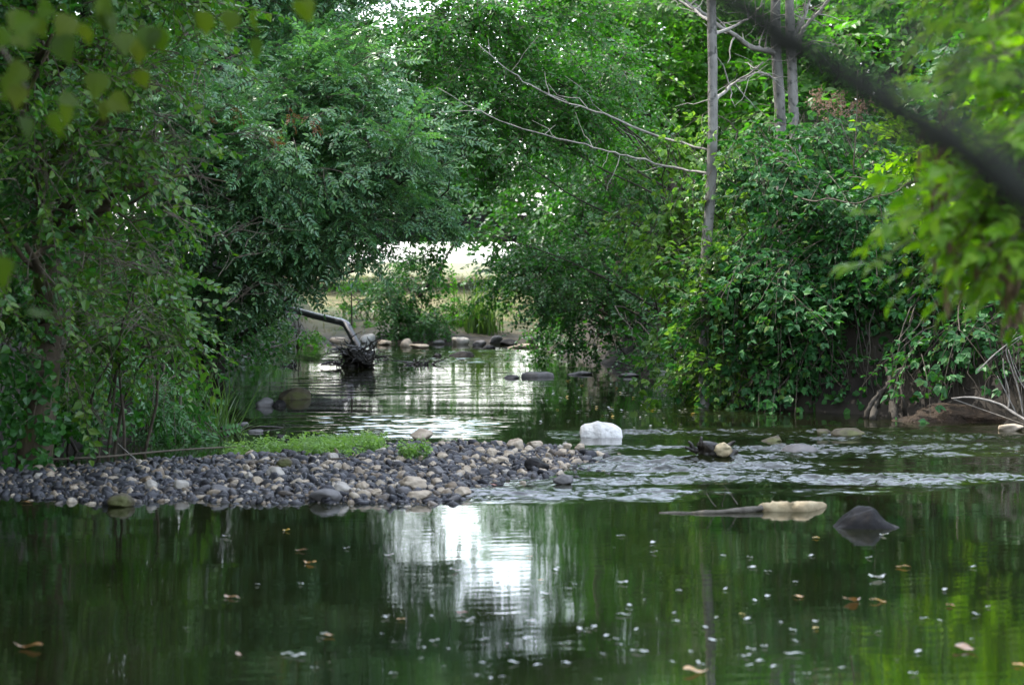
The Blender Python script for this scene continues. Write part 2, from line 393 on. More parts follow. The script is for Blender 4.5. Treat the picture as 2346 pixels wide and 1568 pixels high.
def tree(name, label, cat, base, top, r0, blobs, dens, kind, leafmat, scale=1.0, bark='bark', group=None, droop=-.12, limbs=True, twigmat='twig', r1=None, sub=2, wob=.03, trunkpts=None, lmax=.06, lstep=1):
    base = np.asarray(base, float); top = np.asarray(top, float)
    t = empty(name, base, label, cat, group)
    A = Acc()
    path = poly(trunkpts, 5) if trunkpts is not None else curve(base + (0, 0, -.3), top, 12, 0, wob)
    fl = np.linspace(1, 0, len(path)); rr = r0 * (.35 + .65 * fl) * (1 + .5 * np.exp(-(1 - fl) * 14))
    A.add(*tube(path, rr, None, 10, True, .04))
    if limbs:
        for c, r in blobs[::lstep]:
            # leave the trunk a bit below the blob
            zs = path[:, 2]; want = c[2] - .35 * np.linalg.norm((c - base)[:2]) - .1
            i = int(np.clip(np.abs(zs - want).argmin(), 1, len(path) - 2)); s = path[i]
            lr = min(rr[i] * .55, lmax)
            L = curve(s, c, 9, np.linalg.norm(c - s) * .06, .05); A.add(*tube(L, lr, lr * .3, 6, True, .05))
            for _ in range(sub):
                q = L[rng.integers(3, 8)]; e = c + rng.normal(0, .6, 3) * r; A.add(*tube(curve(q, e, 7, .04, .07), lr * .4, .004, 5, False))
    me = A.mesh('trunk', [bark], True); link('trunk', me, t)
    P, D = fill_blobs(blobs, dens, droop=droop)
    link('crown', scatter('crown', kind, P, D, scale, [leafmat, twigmat]), t)
    return t

# ------------------------------------------------------------------ ground
LB = np.array([[0, -4.6], [6, -4.4], [11, -3.9], [15.3, -3.35], [17.6, -2.55], [22, -3.1], [29.9, -3.75], [33.5, -4.0], [36, -3.4], [38, -3.2], [60, -3]])
RB = np.array([[0, 4.6], [10, 4.7], [17, 4.5], [18.6, 4.0], [19.6, 3.05], [20.8, 1.95], [24, 1.7], [27, 1.5], [31, .9], [34, .45], [37, .6], [60, .5]])
def far_y(x): return 37.2 + .5 * np.sin(x * 1.3) + .05 * x
def sstep(a, b, x):
    t = np.clip((x - a) / (b - a), 0, 1); return t * t * (3 - 2 * t)
def vnoise(x, y, f, seed=0):
    out = np.zeros(np.shape(x))
    g = np.random.default_rng(seed)
    for i in range(6):
        a = g.uniform(0, 6.28); k = f * g.uniform(.6, 1.6); out += np.sin(k * (x * math.cos(a) + y * math.sin(a)) + g.uniform(0, 6.28))
    return out / 3.5
def ground_h(x, y):
    dl = np.interp(y, LB[:, 0], LB[:, 1]) - x; dr = x - np.interp(y, RB[:, 0], RB[:, 1]); df = y - far_y(x); dn = 3.2 - y
    land = np.maximum.reduce([dl, dr])
    bankh = np.where(land > 0, .95 * sstep(0, .9, land) + .9 * sstep(1, 6, land) + 2.2 * sstep(5, 18, land), .55 * np.clip(land, -1, 0))
    far = np.where(df > 0, .06 * sstep(0, .4, df) + .22 * sstep(.3, 3, df) + .62 * sstep(2.5, 15, df), .4 * np.clip(df, -1, 0))
    bankh = bankh * (1 - .85 * sstep(46, 58, y))
    h = np.where(df > -1.2, np.maximum(far, bankh * np.where(df > 4, sstep(2.5, 7, land), 1)), bankh)
    h = np.maximum(h, np.where(dn > 0, .25 * sstep(0, 1.5, dn), -9))
    dist = np.hypot(x, y - 20); h = np.where(dist > 70, h * np.exp(-(dist - 70) / 60) + 0.95 * (1 - np.exp(-(dist - 70) / 60)), h)
    h = h + .05 * vnoise(x, y, 3.1, 3) * np.clip(h * 4, 0, 1) + .02 * vnoise(x, y, 9, 4) * np.clip(h * 4, 0, 1)
    return h
def zg(x, y): return float(ground_h(np.array([x]), np.array([y]))[0])
gx = np.unique(np.concatenate([np.linspace(-2500, -120, 8), np.linspace(-120, -15, 22), np.linspace(-15, -7, 21), np.linspace(-7, 7, 113), np.linspace(7, 15, 21), np.linspace(15, 120, 22), np.linspace(120, 2500, 8)]))
gy = np.unique(np.concatenate([np.linspace(-400, -10, 8), np.linspace(-10, 10, 41), np.linspace(10, 45, 234), np.linspace(45, 90, 91), np.linspace(90, 200, 20), np.linspace(200, 4500, 14)]))
GX, GY = np.meshgrid(gx, gy); GZ = ground_h(GX, GY)
nx, ny = len(gx), len(gy); ii = (np.arange(ny - 1)[:, None] * nx + np.arange(nx - 1)[None, :]).ravel()
gm, n, l = newmat('ground')
tc = n.new('ShaderNodeTexCoord'); sp = n.new('ShaderNodeSeparateXYZ'); l.new(tc.outputs['Object'], sp.inputs[0])
nz = n.new('ShaderNodeTexNoise'); nz.inputs['Scale'].default_value = 2.2; nz.inputs['Detail'].default_value = 7; l.new(tc.outputs['Object'], nz.inputs['Vector'])
soil = ramp(n, [(.010, .007, .005), (.026, .019, .012), (.026, .026, .011)], [.3, .55, .7]); l.new(nz.outputs[0], soil.inputs[0])
dry = ramp(n, [(.06, .095, .025), (.13, .125, .055), (.20, .16, .09)], [.3, .5, .7]); l.new(nz.outputs[0], dry.inputs[0])
mr = n.new('ShaderNodeMapRange'); mr.inputs[1].default_value = 37.8; mr.inputs[2].default_value = 41; l.new(sp.outputs[1], mr.inputs[0])
mx = n.new('ShaderNodeMix'); mx.data_type = 'RGBA'; l.new(mr.outputs[0], mx.inputs[0]); l.new(soil.outputs[0], mx.inputs[6]); l.new(dry.outputs[0], mx.inputs[7])
p = n.new('ShaderNodeBsdfPrincipled'); p.inputs['Roughness'].default_value = .9; l.new(mx.outputs[2], p.inputs['Base Color'])
b = n.new('ShaderNodeBump'); b.inputs['Distance'].default_value = .05; l.new(nz.outputs[0], b.inputs['Height']); l.new(b.outputs[0], p.inputs['Normal'])
o = n.new('ShaderNodeOutputMaterial'); l.new(p.outputs[0], o.inputs[0])
tag(link('ground', mesh_np('ground', np.stack([GX.ravel(), GY.ravel(), GZ.ravel()], -1), np.stack([ii, ii + 1, ii + nx + 1, ii + nx], -1), [gm], None, True)), kind='structure')

# ------------------------------------------------------------------ water
wx = np.concatenate([np.arange(-6.4, -1, .045), np.arange(-1, 4.6, .018), np.arange(4.6, 6.4, .045)])
wy = np.concatenate([np.arange(1.5, 6, .1), np.arange(6, 13, .022), np.arange(13, 18.2, .0135), np.arange(18.2, 24, .03), np.arange(24, 40.5, .045)])
WX, WY = np.meshgrid(wx, wy)
PXw = 1173 + WX / WY * FOC
PYw = 600 + CAMH / WY * FOC
wob = 18 * vnoise(WX, WY, 1.7, 21)
def band(v, a, b, s): return sstep(a - s, a + s, v) * (1 - sstep(b - s, b + s, v))
mA = band(PYw + wob * .3, 800, 833, 4) * band(PXw + wob * 2, 640, 1200, 40)
mB = band(PYw + wob * .3, 850, 908, 5) * band(PXw + wob * 3, 660, 1270, 60)
mC = band(PYw + wob * .5, 955, 1000, 9) * band(PXw + wob * 3, 680, 1140, 60)
edge = 978 + (2346 - np.clip(PXw, 1300, 2346)) * .014
mR = band(PYw + wob * .5, edge, 1125 - np.clip((PXw - 2000) / 346, 0, 1) * 30, 14) * sstep(1230, 1400, PXw + wob * 2)
mR2 = band(PYw + wob * .3, 1095, 1150, 8) * band(PXw + wob, 1010, 1560, 60)
streak = .55 + .8 * vnoise(WX * .55, WY * 2.2, 3.2, 31)          # riffle breaks into streaks
streak = np.clip(streak, .04, 1.35)
mS = band(PYw, 915, 955, 10) * band(PXw, 1560, 1850, 80) * .35
def waves(x, y, lam, n, seed, ang=.6, slope=1.0, spread=.3):
    g = np.random.default_rng(seed); z = np.zeros_like(x)
    for i in range(n):
        L = lam * math.exp(g.normal(0, spread)); a = math.pi / 2 + g.normal(0, ang); k = 2 * math.pi / L
        z += (slope / k) * math.sqrt(2 / n) * np.sin(k * (x * math.cos(a) + y * math.sin(a)) + g.uniform(0, 6.28))
    return z
ripple = np.clip(mR * streak * 1.2 + mR2 * streak * .8 + mS, 0, 1.4)
swell = np.clip(mA + mB * .3 + mC * .9, 0, 1)
WZ = (waves(WX, WY, .068, 50, 41, 1.0, .22, .25) + waves(WX, WY, .17, 24, 42, .9, .14)) * ripple + waves(WX, WY, .5, 14, 43, .8, .10) * ripple
WZ += (waves(WX, WY, .15, 30, 47, .6, .045) + waves(WX, WY, .4, 14, 48, .6, .035)) * swell
WZ += waves(WX, WY, .10, 16, 44, .5, .0042) * (WY < 16) + waves(WX, WY, .9, 10, 45, .7, .0025)
nx, ny = len(wx), len(wy); ii = (np.arange(ny - 1)[:, None] * nx + np.arange(nx - 1)[None, :]).ravel()
wm, n, l = newmat('water')
p = n.new('ShaderNodeBsdfPrincipled'); p.inputs['IOR'].default_value = 1.34
at_ = n.new('ShaderNodeAttribute'); at_.attribute_name = 'ripple'
tc = n.new('ShaderNodeTexCoord')
nz = n.new('ShaderNodeTexNoise'); nz.inputs['Scale'].default_value = 1.1; nz.inputs['Detail'].default_value = 4; l.new(tc.outputs['Object'], nz.inputs['Vector'])
wc = ramp(n, [(.006, .008, .003), (.012, .014, .005)], [.35, .65]); l.new(nz.outputs[0], wc.inputs[0]); l.new(wc.outputs[0], p.inputs['Base Color'])
mr = n.new('ShaderNodeMapRange'); mr.inputs[3].default_value = .012; mr.inputs[4].default_value = .02; l.new(at_.outputs['Fac'], mr.inputs[0]); l.new(mr.outputs[0], p.inputs['Roughness'])
mp = n.new('ShaderNodeMapping'); mp.inputs['Scale'].default_value = (5, 22, 1); l.new(tc.outputs['Object'], mp.inputs[0])
n2 = n.new('ShaderNodeTexNoise'); n2.inputs['Scale'].default_value = 1.6; n2.inputs['Detail'].default_value = 3; l.new(mp.outputs[0], n2.inputs['Vector'])
b = n.new('ShaderNodeBump'); b.inputs['Strength'].default_value = 1; l.new(n2.outputs[0], b.inputs['Height'])
md = n.new('ShaderNodeMath'); md.operation = 'MULTIPLY_ADD'; md.inputs[1].default_value = .003; md.inputs[2].default_value = .00022; l.new(at_.outputs['Fac'], md.inputs[0]); l.new(md.outputs[0], b.inputs['Distance'])
l.new(b.outputs[0], p.inputs['Normal'])
o = n.new('ShaderNodeOutputMaterial'); l.new(p.outputs[0], o.inputs[0])
wme = mesh_np('water', np.stack([WX.ravel(), WY.ravel(), WZ.ravel()], -1), np.stack([ii, ii + 1, ii + nx + 1, ii + nx], -1), [wm], None, True)
wa = wme.attributes.new('ripple', 'FLOAT', 'POINT'); wa.data.foreach_set('value', np.ascontiguousarray(np.clip(ripple, 0, 1).ravel(), dtype=np.float32))
tag(link('water', wme), kind='structure')

# ------------------------------------------------------------------ stones
def ico(sub):
    import bmesh
    bm = bmesh.new(); bmesh.ops.create_icosphere(bm, subdivisions=sub, radius=1); bm.verts.ensure_lookup_table()
    V = np.array([v.co[:] for v in bm.verts]); F = np.array([[v.index for v in f.verts] for f in bm.faces]); bm.free()
    return V, F
ICO = {s: ico(s) for s in (2, 3, 4)}
def rock_shape(sub, g, planes=11, rough=.04, k_=12):
    V, F = ICO[sub]
    N = g.normal(0, 1, (planes, 3)); N /= np.linalg.norm(N, axis=1)[:, None]; D = g.uniform(.55, 1., planes)
    q = V @ N.T; q = np.where(q > .05, D / np.maximum(q, .05), 9)
    r = np.minimum(1.15, -np.log(np.exp(-k_ * np.minimum(q, 2)).sum(1) + math.exp(-k_ * 1.1)) / k_)
    nzv = np.zeros(len(V)); 
    for i in range(7):
        k = g.normal(0, 1, 3) * (2.2 + i * .9); nzv += np.sin(V @ k + g.uniform(0, 6.28)) / (1 + i * .5)
    return V * (r * (1 + rough * nzv))[:, None], F
def stone(name, label, px, py, wpx, hpx, mat, group=None, dep=.8, seed=None, cat='stone', sub=4, sink=.25, tilt=0, rough=.04, planes=11, d=None, z=0.0, cone=0):
    """px,py: middle of the waterline (or resting line) in the photograph; wpx,hpx: visible width and height"""
    g = np.random.default_rng(seed if seed is not None else int(px * 7 + py))
    c = on(px, py, z) if d is None else at(px, py, d)
    k = ppm(c[1]); wd = wpx / k; h = hpx / k
    V, F = rock_shape(sub, g, planes, rough, 26)
    V = V - (V.max(0) + V.min(0)) / 2; V = V / (V.max(0) - V.min(0))
    if cone: V[:, :2] *= (1 - cone * (V[:, 2:3] + .5))
    tot = h / (1 - sink)
    V = V * np.array([wd, wd * dep, tot]); V = V @ rot('Y', tilt).T
    o = link(name, mesh_np(name, V, F, [mat], None, True), None, (c[0], c[1] + wd * dep * .25, c[2] + tot * (.5 - sink)))
    return tag(o, label, cat, group)

# ------------------------------------------------------------------ gravel bar
front = [(-260, 1128), (0, 1142), (250, 1160), (420, 1146), (560, 1156), (700, 1146), (850, 1152), (975, 1156), (1090, 1128), (1180, 1104), (1330, 1082), (1420, 1052)]
back = [(1385, 1022), (1270, 1010), (1080, 1003), (900, 1004), (700, 1016), (500, 1032), (250, 1046), (0, 1064), (-260, 1072)]
BP = np.array([on(*q)[:2] for q in front] + [on(*q, .05)[:2] for q in back])
def inside_dist(x, y, P=BP):
    """signed distance to the outline, positive inside"""
    best = np.full(x.shape, 1e9); ins = np.zeros(x.shape, bool)
    for i in range(len(P)):
        a, b = P[i], P[(i + 1) % len(P)]; ab = b - a
        t = np.clip(((x - a[0]) * ab[0] + (y - a[1]) * ab[1]) / (ab @ ab), 0, 1)
        best = np.minimum(best, np.hypot(x - a[0] - t * ab[0], y - a[1] - t * ab[1]))
        c = (a[1] > y) != (b[1] > y)
        ins ^= c & (x < ab[0] * (y - a[1]) / (ab[1] + 1e-12) + a[0])
    return np.where(ins, best, -best)
def bar_h(x, y):
    s = inside_dist(x, y) + .09 * vnoise(x, y, 5.5, 12)
    tip = 1 - .5 * sstep(-.6, .9, x)
    return -.045 + .062 * sstep(-.25, .35, s) * tip + .016 * sstep(.2, 1.2, s) * tip + .008 * vnoise(x, y, 4, 6)
bx = np.arange(-5.2, 1.6, .06); by = np.arange(11.3, 18.2, .06); BX, BY = np.meshgrid(bx, by)
nx, ny = len(bx), len(by); ii = (np.arange(ny - 1)[:, None] * nx + np.arange(nx - 1)[None, :]).ravel()
M['bed'] = rough_mat('gravel bed', [(.02, .02, .02), (.06, .058, .055)], 30, .8, .02)
tag(link('riverbed', mesh_np('riverbed', np.stack([BX.ravel(), BY.ravel(), bar_h(BX, BY).ravel()], -1), np.stack([ii, ii + 1, ii + nx + 1, ii + nx], -1), ['bed'], None, True)), kind='structure')
def pebbles(n, test, size, zoff=0.0):
    g = np.random.default_rng(77); tem = [rock_shape(2, g, 7, .06, 34) for _ in range(12)]
    pts = []
    while len(pts) < n:
        x = g.uniform(-5, 1.5, 4000); y = g.uniform(11.5, 18, 4000); s = inside_dist(x, y)
        s = s + .09 * vnoise(x, y, 5.5, 12); k = (s > -.24) & (g.random(4000) < np.where(s > 0, 1, np.clip(.55 + 2 * s, .08, 1)) * np.clip(1 - (x - .0) * .75, .12, 1))
        pts += list(zip(x[k], y[k]))
    pts = np.array(pts[:n]); zz = bar_h(pts[:, 0], pts[:, 1])
    vs, fs = [], []; off = 0; which = g.integers(0, 12, n)
    sz = size * np.exp(g.normal(0, .5, n)); sz = np.clip(sz, .009, .05)
    for k in range(12):
        idx = np.where(which == k)[0]; V, F = tem[k]
        q = g.normal(0, 1, (len(idx), 4)); q[:, 1:3] *= .35; q /= np.linalg.norm(q, axis=1)[:, None]
        w_, x_, y_, z_ = q.T
        Rm = np.stack([np.stack([1 - 2 * (y_**2 + z_**2), 2 * (x_*y_ - z_*w_), 2 * (x_*z_ + y_*w_)], -1),
                       np.stack([2 * (x_*y_ + z_*w_), 1 - 2 * (x_**2 + z_**2), 2 * (y_*z_ - x_*w_)], -1),
                       np.stack([2 * (x_*z_ - y_*w_), 2 * (y_*z_ + x_*w_), 1 - 2 * (x_**2 + y_**2)], -1)], 1)
        sc_ = np.stack([np.ones(len(idx)), g.uniform(.6, .95, len(idx)), g.uniform(.3, .65, len(idx))], -1)
        VV = np.einsum('nij,nvj->nvi', Rm, V[None] * sc_[:, None, :]) * sz[idx][:, None, None]
        VV += np.stack([pts[idx, 0], pts[idx, 1], zz[idx] + sz[idx] * .25], -1)[:, None, :]
        vs.append(VV.reshape(-1, 3)); fs.append((F[None] + (np.arange(len(idx)) * len(V))[:, None, None] + off).reshape(-1, 3)); off += len(idx) * len(V)
    return mesh_np('gravel', np.concatenate(vs), np.concatenate(fs), ['pebble'], None, True)
tag(link('gravel', pebbles(21000, None, .0158)), 'dark blue grey river gravel with scattered pale pebbles heaped in a low bar', kind='stuff')

# stones of their own on the bar
def barstone(px, py, w, h, mat, label, group=None, seed=None):
    z = .03
    c = on(px, py, z); z = float(bar_h(np.array([c[0]]), np.array([c[1]]))[0]) + .012
    return stone('stone', label, px, py, w * .85, h * .9, mat, group, sub=4, sink=.18, z=max(z, 0), seed=seed, planes=9, rough=.055)
barstone(965, 1008, 62, 30, 'beige', 'largest beige lump of rock on the back edge of the gravel bar beyond the weeds', seed=5)
barstone(1180, 1030, 48, 30, 'beige', 'rounded cream stone tilted on the back rim of the gravel bar')
barstone(1225, 1025, 46, 18, 'beige', 'low buff stone lying beside the tilted cream stone at the bar rim')
barstone(945, 1120, 80, 34, 'beige', 'broad cream flat topped stone in the middle front of the gravel bar', seed=8)
barstone(960, 1148, 70, 28, 'beige', 'cream stone half in the water below the broad flat topped one')
barstone(830, 1122, 38, 22, 'beige', 'pale egg shaped stone next to a dark cobble on the front gravel')
barstone(785, 1128, 50, 28, 'palecobble', 'whitish stone reflected at the very front edge of the gravel bar')
barstone(1060, 1135, 48, 24, 'beige', 'buff rounded stone at the water edge near the red leaf')
barstone(275, 1160, 75, 34, 'mossstone', 'brown mossy lump standing in the water off the gravel front')
barstone(345, 1122, 36, 28, 'palecobble', 'white upright pebble with a bluish cobble beneath it')
barstone(415, 1122, 44, 26, 'palecobble', 'bright rounded cobble in the middle of the dark gravel slope')
barstone(505, 1140, 76, 34, 'greystone', 'large lavender grey cobble at the water edge of the bar')
barstone(745, 1150, 90, 34, 'greystone', 'biggest lavender grey lump at the front water edge of the bar')
barstone(650, 1070, 46, 24, 'mossstone', 'green tinged cobble in the middle of the gravel bar')
barstone(630, 1092, 52, 26, 'palecobble', 'white lumpy cobble below the green tinged one')
barstone(640, 1012, 58, 20, 'darkstone', 'black flat cobble lying just in front of the weeds')
barstone(1230, 1082, 70, 38, 'darkstone', 'black jagged rock at the tip of the gravel bar')
barstone(1290, 1108, 56, 24, 'greystone', 'greyish purple stone awash beyond the tip of the bar')
barstone(1000, 1088, 54, 24, 'greystone', 'grey blocky cobble behind the broad cream stone')
g = np.random.default_rng(5); k = 0
while k < 92:
    px, py = (g.uniform(60, 1330) if k < 46 else g.triangular(700, 1250, 1390)), g.uniform(1012 if k >= 46 else 1040, 1140)
    c = on(px, py, .03)
    if inside_dist(np.array([c[0]]), np.array([c[1]]))[0] < (.12 if k < 46 else -.05): continue
    sz = g.uniform(18, 32)
    barstone(px, py, sz, sz * g.uniform(.45, .7), 'beige' if k % 6 else 'palecobble', 'small pale cobble scattered among the dark gravel of the bar', 'pale cobbles scattered over the gravel bar', seed=k + 200); k += 1

# weeds and sticks on the bar
pts = []
g = np.random.default_rng(9)
for (a, b, n_) in (((520, 1024), (560, 1018), 45), ((575, 1020), (640, 1012), 60), ((655, 1014), (690, 1012), 40), ((700, 1012), (770, 1012), 75), ((790, 1014), (860, 1010), 60), ((690, 1036), (740, 1034), 50), ((750, 1032), (800, 1034), 80), ((815, 1030), (875, 1028), 60)):
    for i in range(int(n_ * .6)):
        t = g.random(); px = a[0] + (b[0] - a[0]) * t + g.normal(0, 8); py = a[1] + (b[1] - a[1]) * t + g.normal(0, 6)
        c = on(px, py, .04); c[2] = bar_h(np.array([c[0]]), np.array([c[1]]))[0] + .005; pts.append(c)
pts = np.array(pts); D = np.concatenate([rng.normal(0, 1, (len(pts), 2)), np.zeros((len(pts), 1))], 1)
tag(link('weeds', scatter('weeds', 'weed', pts, D, .95, ['weed'], roll=.2)), 'bright green low weeds sprouting along the back of the gravel bar', 'weeds', kind='stuff')
c = on(940, 1052, .05); c[2] = .055
wc_ = np.array([c + (g.normal(0, .04), g.normal(0, .05), 0) for _ in range(14)])
tag(link('weed_tuft', scatter('weed_tuft', 'weed', wc_, rng.normal(0, 1, (14, 3)) * (1, 1, 0), 1.0, ['weed'])), 'lone small green weed tuft on the gravel beyond the main patch', 'weed')
def stick(name, label, pts, r, mat, zs=None, cat='stick', group=None, sides=6, lump=.06, r1=None, n=5):
    A = Acc(); A.add(*tube(poly(pts, n), r, r * .5 if r1 is None else r1, sides, True, lump)); o = link(name, A.mesh(name, [mat], True)); return tag(o, label, cat, group)
stick('stick', 'long thin brown stick along the back rim of the gravel bar', [on(60, 1054, .05), on(230, 1046, .06), on(360, 1034, .07), on(470, 1026, .07), on(560, 1022, .05)], .009, 'twig')
stick('stick', 'straight thin stick lying across the gravel below the green weeds', [on(600, 1046, .06), on(760, 1050, .06), on(980, 1048, .05)], .008, 'twig')
stick('stick', 'short dark chunk of branch lying on the gravel bar', [on(550, 1062, .06), on(590, 1058, .06), on(640, 1066, .05)], .02, 'twig')
stick('stick', 'tiny bent twig poking up from the shaded end of the gravel', [on(310, 1052, .05), on(285, 1030, .07), on(270, 1015, .08)], .007, 'deadwood')

# ------------------------------------------------------------------ named stones and wood in the stream
stone('stone', 'olive brown long mossy stone breaking the riffle', 1945, 1000, 80, 20, 'mossstone', seed=33, sink=.4)
stone('stone', 'yellow green mossy stone butting the long mossy stone', 1888, 998, 36, 16, 'mossstone', seed=34, sink=.4)
stone('stone', 'low mossy stone almost awash in the riffle beside the rotten stump', 1768, 1010, 56, 12, 'mossstone', seed=35, sink=.5)
stone('stone', 'wet reddish stone awash downstream of the mossy stones', 1832, 1034, 90, 16, 'greystone', seed=36, sink=.5)
stone('stone', 'largest dark domed boulder in the quiet pool below the shaded bank', 674, 914, 76, 26, 'mossstone', seed=41, sink=.35, rough=.03, cat='boulder')
stone('stone', 'small grey stone in front of the dark domed boulder', 605, 930, 42, 20, 'greystone', seed=42, sink=.4)
stone('stone', 'small black stone in front of the dark domed boulder', 638, 930, 34, 14, 'darkstone', seed=43, sink=.4)
stone('stone', 'smooth black hump of stone in the bright far riffle', 1060, 816, 64, 12, 'darkstone', seed=44, sink=.5, rough=.01)
stone('stone', 'tiny black stone next to the smooth black hump', 1000, 817, 28, 8, 'darkstone', seed=45, sink=.5)
stone('stone', 'low small stone beside the flat grey slab', 1172, 866, 36, 8, 'greystone', seed=47, sink=.5)
stone('stone', 'white lump of rock at the foot of the young bramble bush', 1514, 874, 36, 26, 'white', seed=48, sink=.2)
stone('stone', 'reddish grey cobble at the edge of the earth bank', 2318, 986, 60, 16, 'beige', seed=49, sink=.3)
def hump(label, px, py, wpx, hpx, prof, mat, dep, seed, rough=.05):
    g = np.random.default_rng(seed); c = on(px, py); k = ppm(c[1]); wd = wpx / k / 2; h = hpx / k
    u = np.linspace(-1, 1, 61); v = np.linspace(-1, 1, 41); U, W_ = np.meshgrid(u, v)
    p = np.interp(U, [a for a, b_ in prof], [b_ for a, b_ in prof])
    Z = p * np.sqrt(np.clip(1 - np.abs(W_) ** 3, 0, 1))
    nz_ = vnoise(U * 1.3, W_, 3.5, seed) * .6 + vnoise(U * 1.3, W_, 9, seed + 1) * .4 + .3 * np.abs(vnoise(U, W_, 6, seed + 2))
    X = U * wd * (1 + .02 * nz_); Y = W_ * wd * dep * (1 - .35 * np.abs(U)) + .02 * nz_ * wd; Z = (Z * (1 + rough * nz_)) * h - .03
    nu, nv = 61, 41; ii = (np.arange(nv - 1)[:, None] * nu + np.arange(nu - 1)[None, :]).ravel()
    o = link('boulder', mesh_np('boulder', np.stack([X.ravel(), Y.ravel(), Z.ravel()], -1), np.stack([ii, ii + 1, ii + nu + 1, ii + nu], -1), [mat], None, True), None, (c[0], c[1] + wd * dep * .8, 0))
    return tag(o, label, 'boulder')
hump('flat grey slab lying in the water off the shaded bank', 1232, 864, 76, 18, [(-1, .4), (-.92, .85), (-.5, 1), (.2, .93), (.6, 1), (.93, .8), (1, .4)], 'greystone', .7, 46, .05)
hump('bright white boulder in the shallows just beyond the gravel tip', 1378, 1002, 98, 46, [(-1, .35), (-.96, .7), (-.75, .84), (-.4, .9), (-.15, 1.0), (.06, .92), (.3, .9), (.55, .86), (.8, .74), (.96, .6), (1, .3)], 'white', .8, 23, .04)
hump('pointed black boulder alone in the calm foreground water', 1995, 1211, 190, 56, [(-1, .02), (-.85, .22), (-.55, .66), (-.35, .92), (-.12, 1.02), (.08, 1.04), (.2, .9), (.34, .62), (.55, .36), (.78, .22), (1, .04)], 'darkstone', .6, 31, .15)
# row of stones on the far shore
far = [(690, 786, 50, 14, 'greystone'), (745, 776, 48, 16, 'darkstone'), (775, 786, 44, 14, 'beige'), (842, 786, 36, 22, 'white'), (880, 790, 34, 12, 'beige'), (932, 795, 30, 20, 'beige'),
       (960, 797, 46, 9, 'beige'), (1004, 788, 30, 10, 'greystone'), (1055, 789, 42, 17, 'palecobble'), (1098, 792, 34, 14, 'greystone'), (1136, 786, 32, 18, 'greystone'), (1165, 790, 40, 14, 'darkstone'),
       (1182, 779, 20, 16, 'beige'), (1206, 782, 24, 14, 'white'), (1228, 788, 40, 18, 'darkstone'), (1195, 797, 66, 10, 'beige'), (815, 794, 30, 10, 'darkstone'), (1260, 786, 36, 18, 'greystone'), (714, 796, 34, 10, 'beige'), (1120, 798, 30, 8, 'darkstone')]
names = {'greystone': 'grey stone in the row of rocks lining the far gravelly shore', 'darkstone': 'dark stone in the row of rocks lining the far gravelly shore', 'beige': 'buff stone in the row of rocks lining the far gravelly shore', 'palecobble': 'whitish stone in the row of rocks lining the far gravelly shore', 'white': 'pale stone in the row of rocks lining the far gravelly shore'}
for i, (px, py, w_, h_, m_) in enumerate(far):
    stone('stone', names[m_], px, py, w_, h_, m_, 'stones lining the far shore, ' + m_.replace('stone', ''), seed=300 + i, sub=3, sink=.3)
for i, (px, py, w_, h_) in enumerate([(1330, 858, 60, 8), (1440, 862, 50, 8)]):
    stone('stone', 'low dull stone at the waterline under the dark overhung bank', px, py, w_, h_, 'greystone', 'stones under the overhung bank', seed=340 + i, sub=3, sink=.4)

# bent log rising from a root clump
lg = empty('bent_log', on(822, 838), 'smooth dark bent log rising out of the root clump in the stream', 'log')
A = Acc(); A.add(*tube(np.array([at(520, 688, 34.6), at(600, 694, 33), at(660, 706, 32.2), at(725, 724, 31.4), at(784, 738, 30.6), at(794, 744, 30.5), at(800, 756, 30.4), at(824, 800, 30.0), at(830, 815, 29.9)]), np.array([.034, .038, .042, .046, .049, .054, .052, .052, .055]), None, 12, True, .015))
link('stem', A.mesh('stem', ['slickwood'], True), lg)
rc = tag(empty('root_clump', on(812, 842), 'black tangle of roots and debris sitting in the bright riffle', 'roots'), None)
V, F = rock_shape(4, np.random.default_rng(3), 9, .2); V = V / (V.max(0) - V.min(0)) * 1.0
V = V * np.array([.50, .40, .34]); V[:, :2] *= (1 - 1.3 * np.clip(V[:, 2:3], -.2, .21))
c = on(818, 842); link('mass', mesh_np('mass', V + c + (0, .15, .075), F, ['blackwood'], None, True), rc)
A = Acc(); g = np.random.default_rng(14)
for i in range(80):
    a = c + (g.uniform(-.24, .24), .1 + g.uniform(-.15, .1), g.uniform(.02, .25)); e = a + g.normal(0, .13, 3) * (1.4, .8, 1) + (0, 0, .02)
    A.add(*tube(curve(a, c + (e - c) * .85, 6, .02, .12), .011, .004, 5, False))
for i in range(8):
    a = c + (-.25 + g.uniform(-.05, .05), .05, .02); e = a + (g.uniform(-.28, -.05), 0, g.uniform(0, .08)); A.add(*tube(curve(a, e, 6, .03, .15), .012, .004, 5, False))
link('root', A.mesh('root', ['blackwood'], True), rc)
def snag(label, px, py, wpx, hpx, seed, n=14, mat='blackwood'):
    g = np.random.default_rng(seed); c = on(px, py); k = ppm(c[1]); A = Acc(); w_, h_ = wpx / k, hpx / k
    for i in range(n):
        a = c + (g.uniform(-.4, .4) * w_, g.uniform(-.1, .1), -.02); e = a + (g.normal(0, .3) * w_, g.uniform(-.1, .1), g.uniform(.3, 1) * h_)
        A.add(*tube(curve(a, e, 6, .0, .2), .014, .004, 5, False))
    return tag(link('snag', A.mesh('snag', [mat], True)), label, 'driftwood')
snag('small black clump of twigs sticking up left of the root tangle', 655, 838, 46, 16, 61)
snag('thin black looping twigs sticking out of the bright riffle', 955, 834, 90, 22, 62, 12)
snag('few thin twigs poking out between the bright bands of water', 880, 825, 60, 12, 63, 6)
stick('stick', 'thin upright rusty stake beside the bent log', [at(804, 800, 30.4), at(806, 740, 30.5), at(805, 670, 30.5)], .013, 'bark', r1=.010)
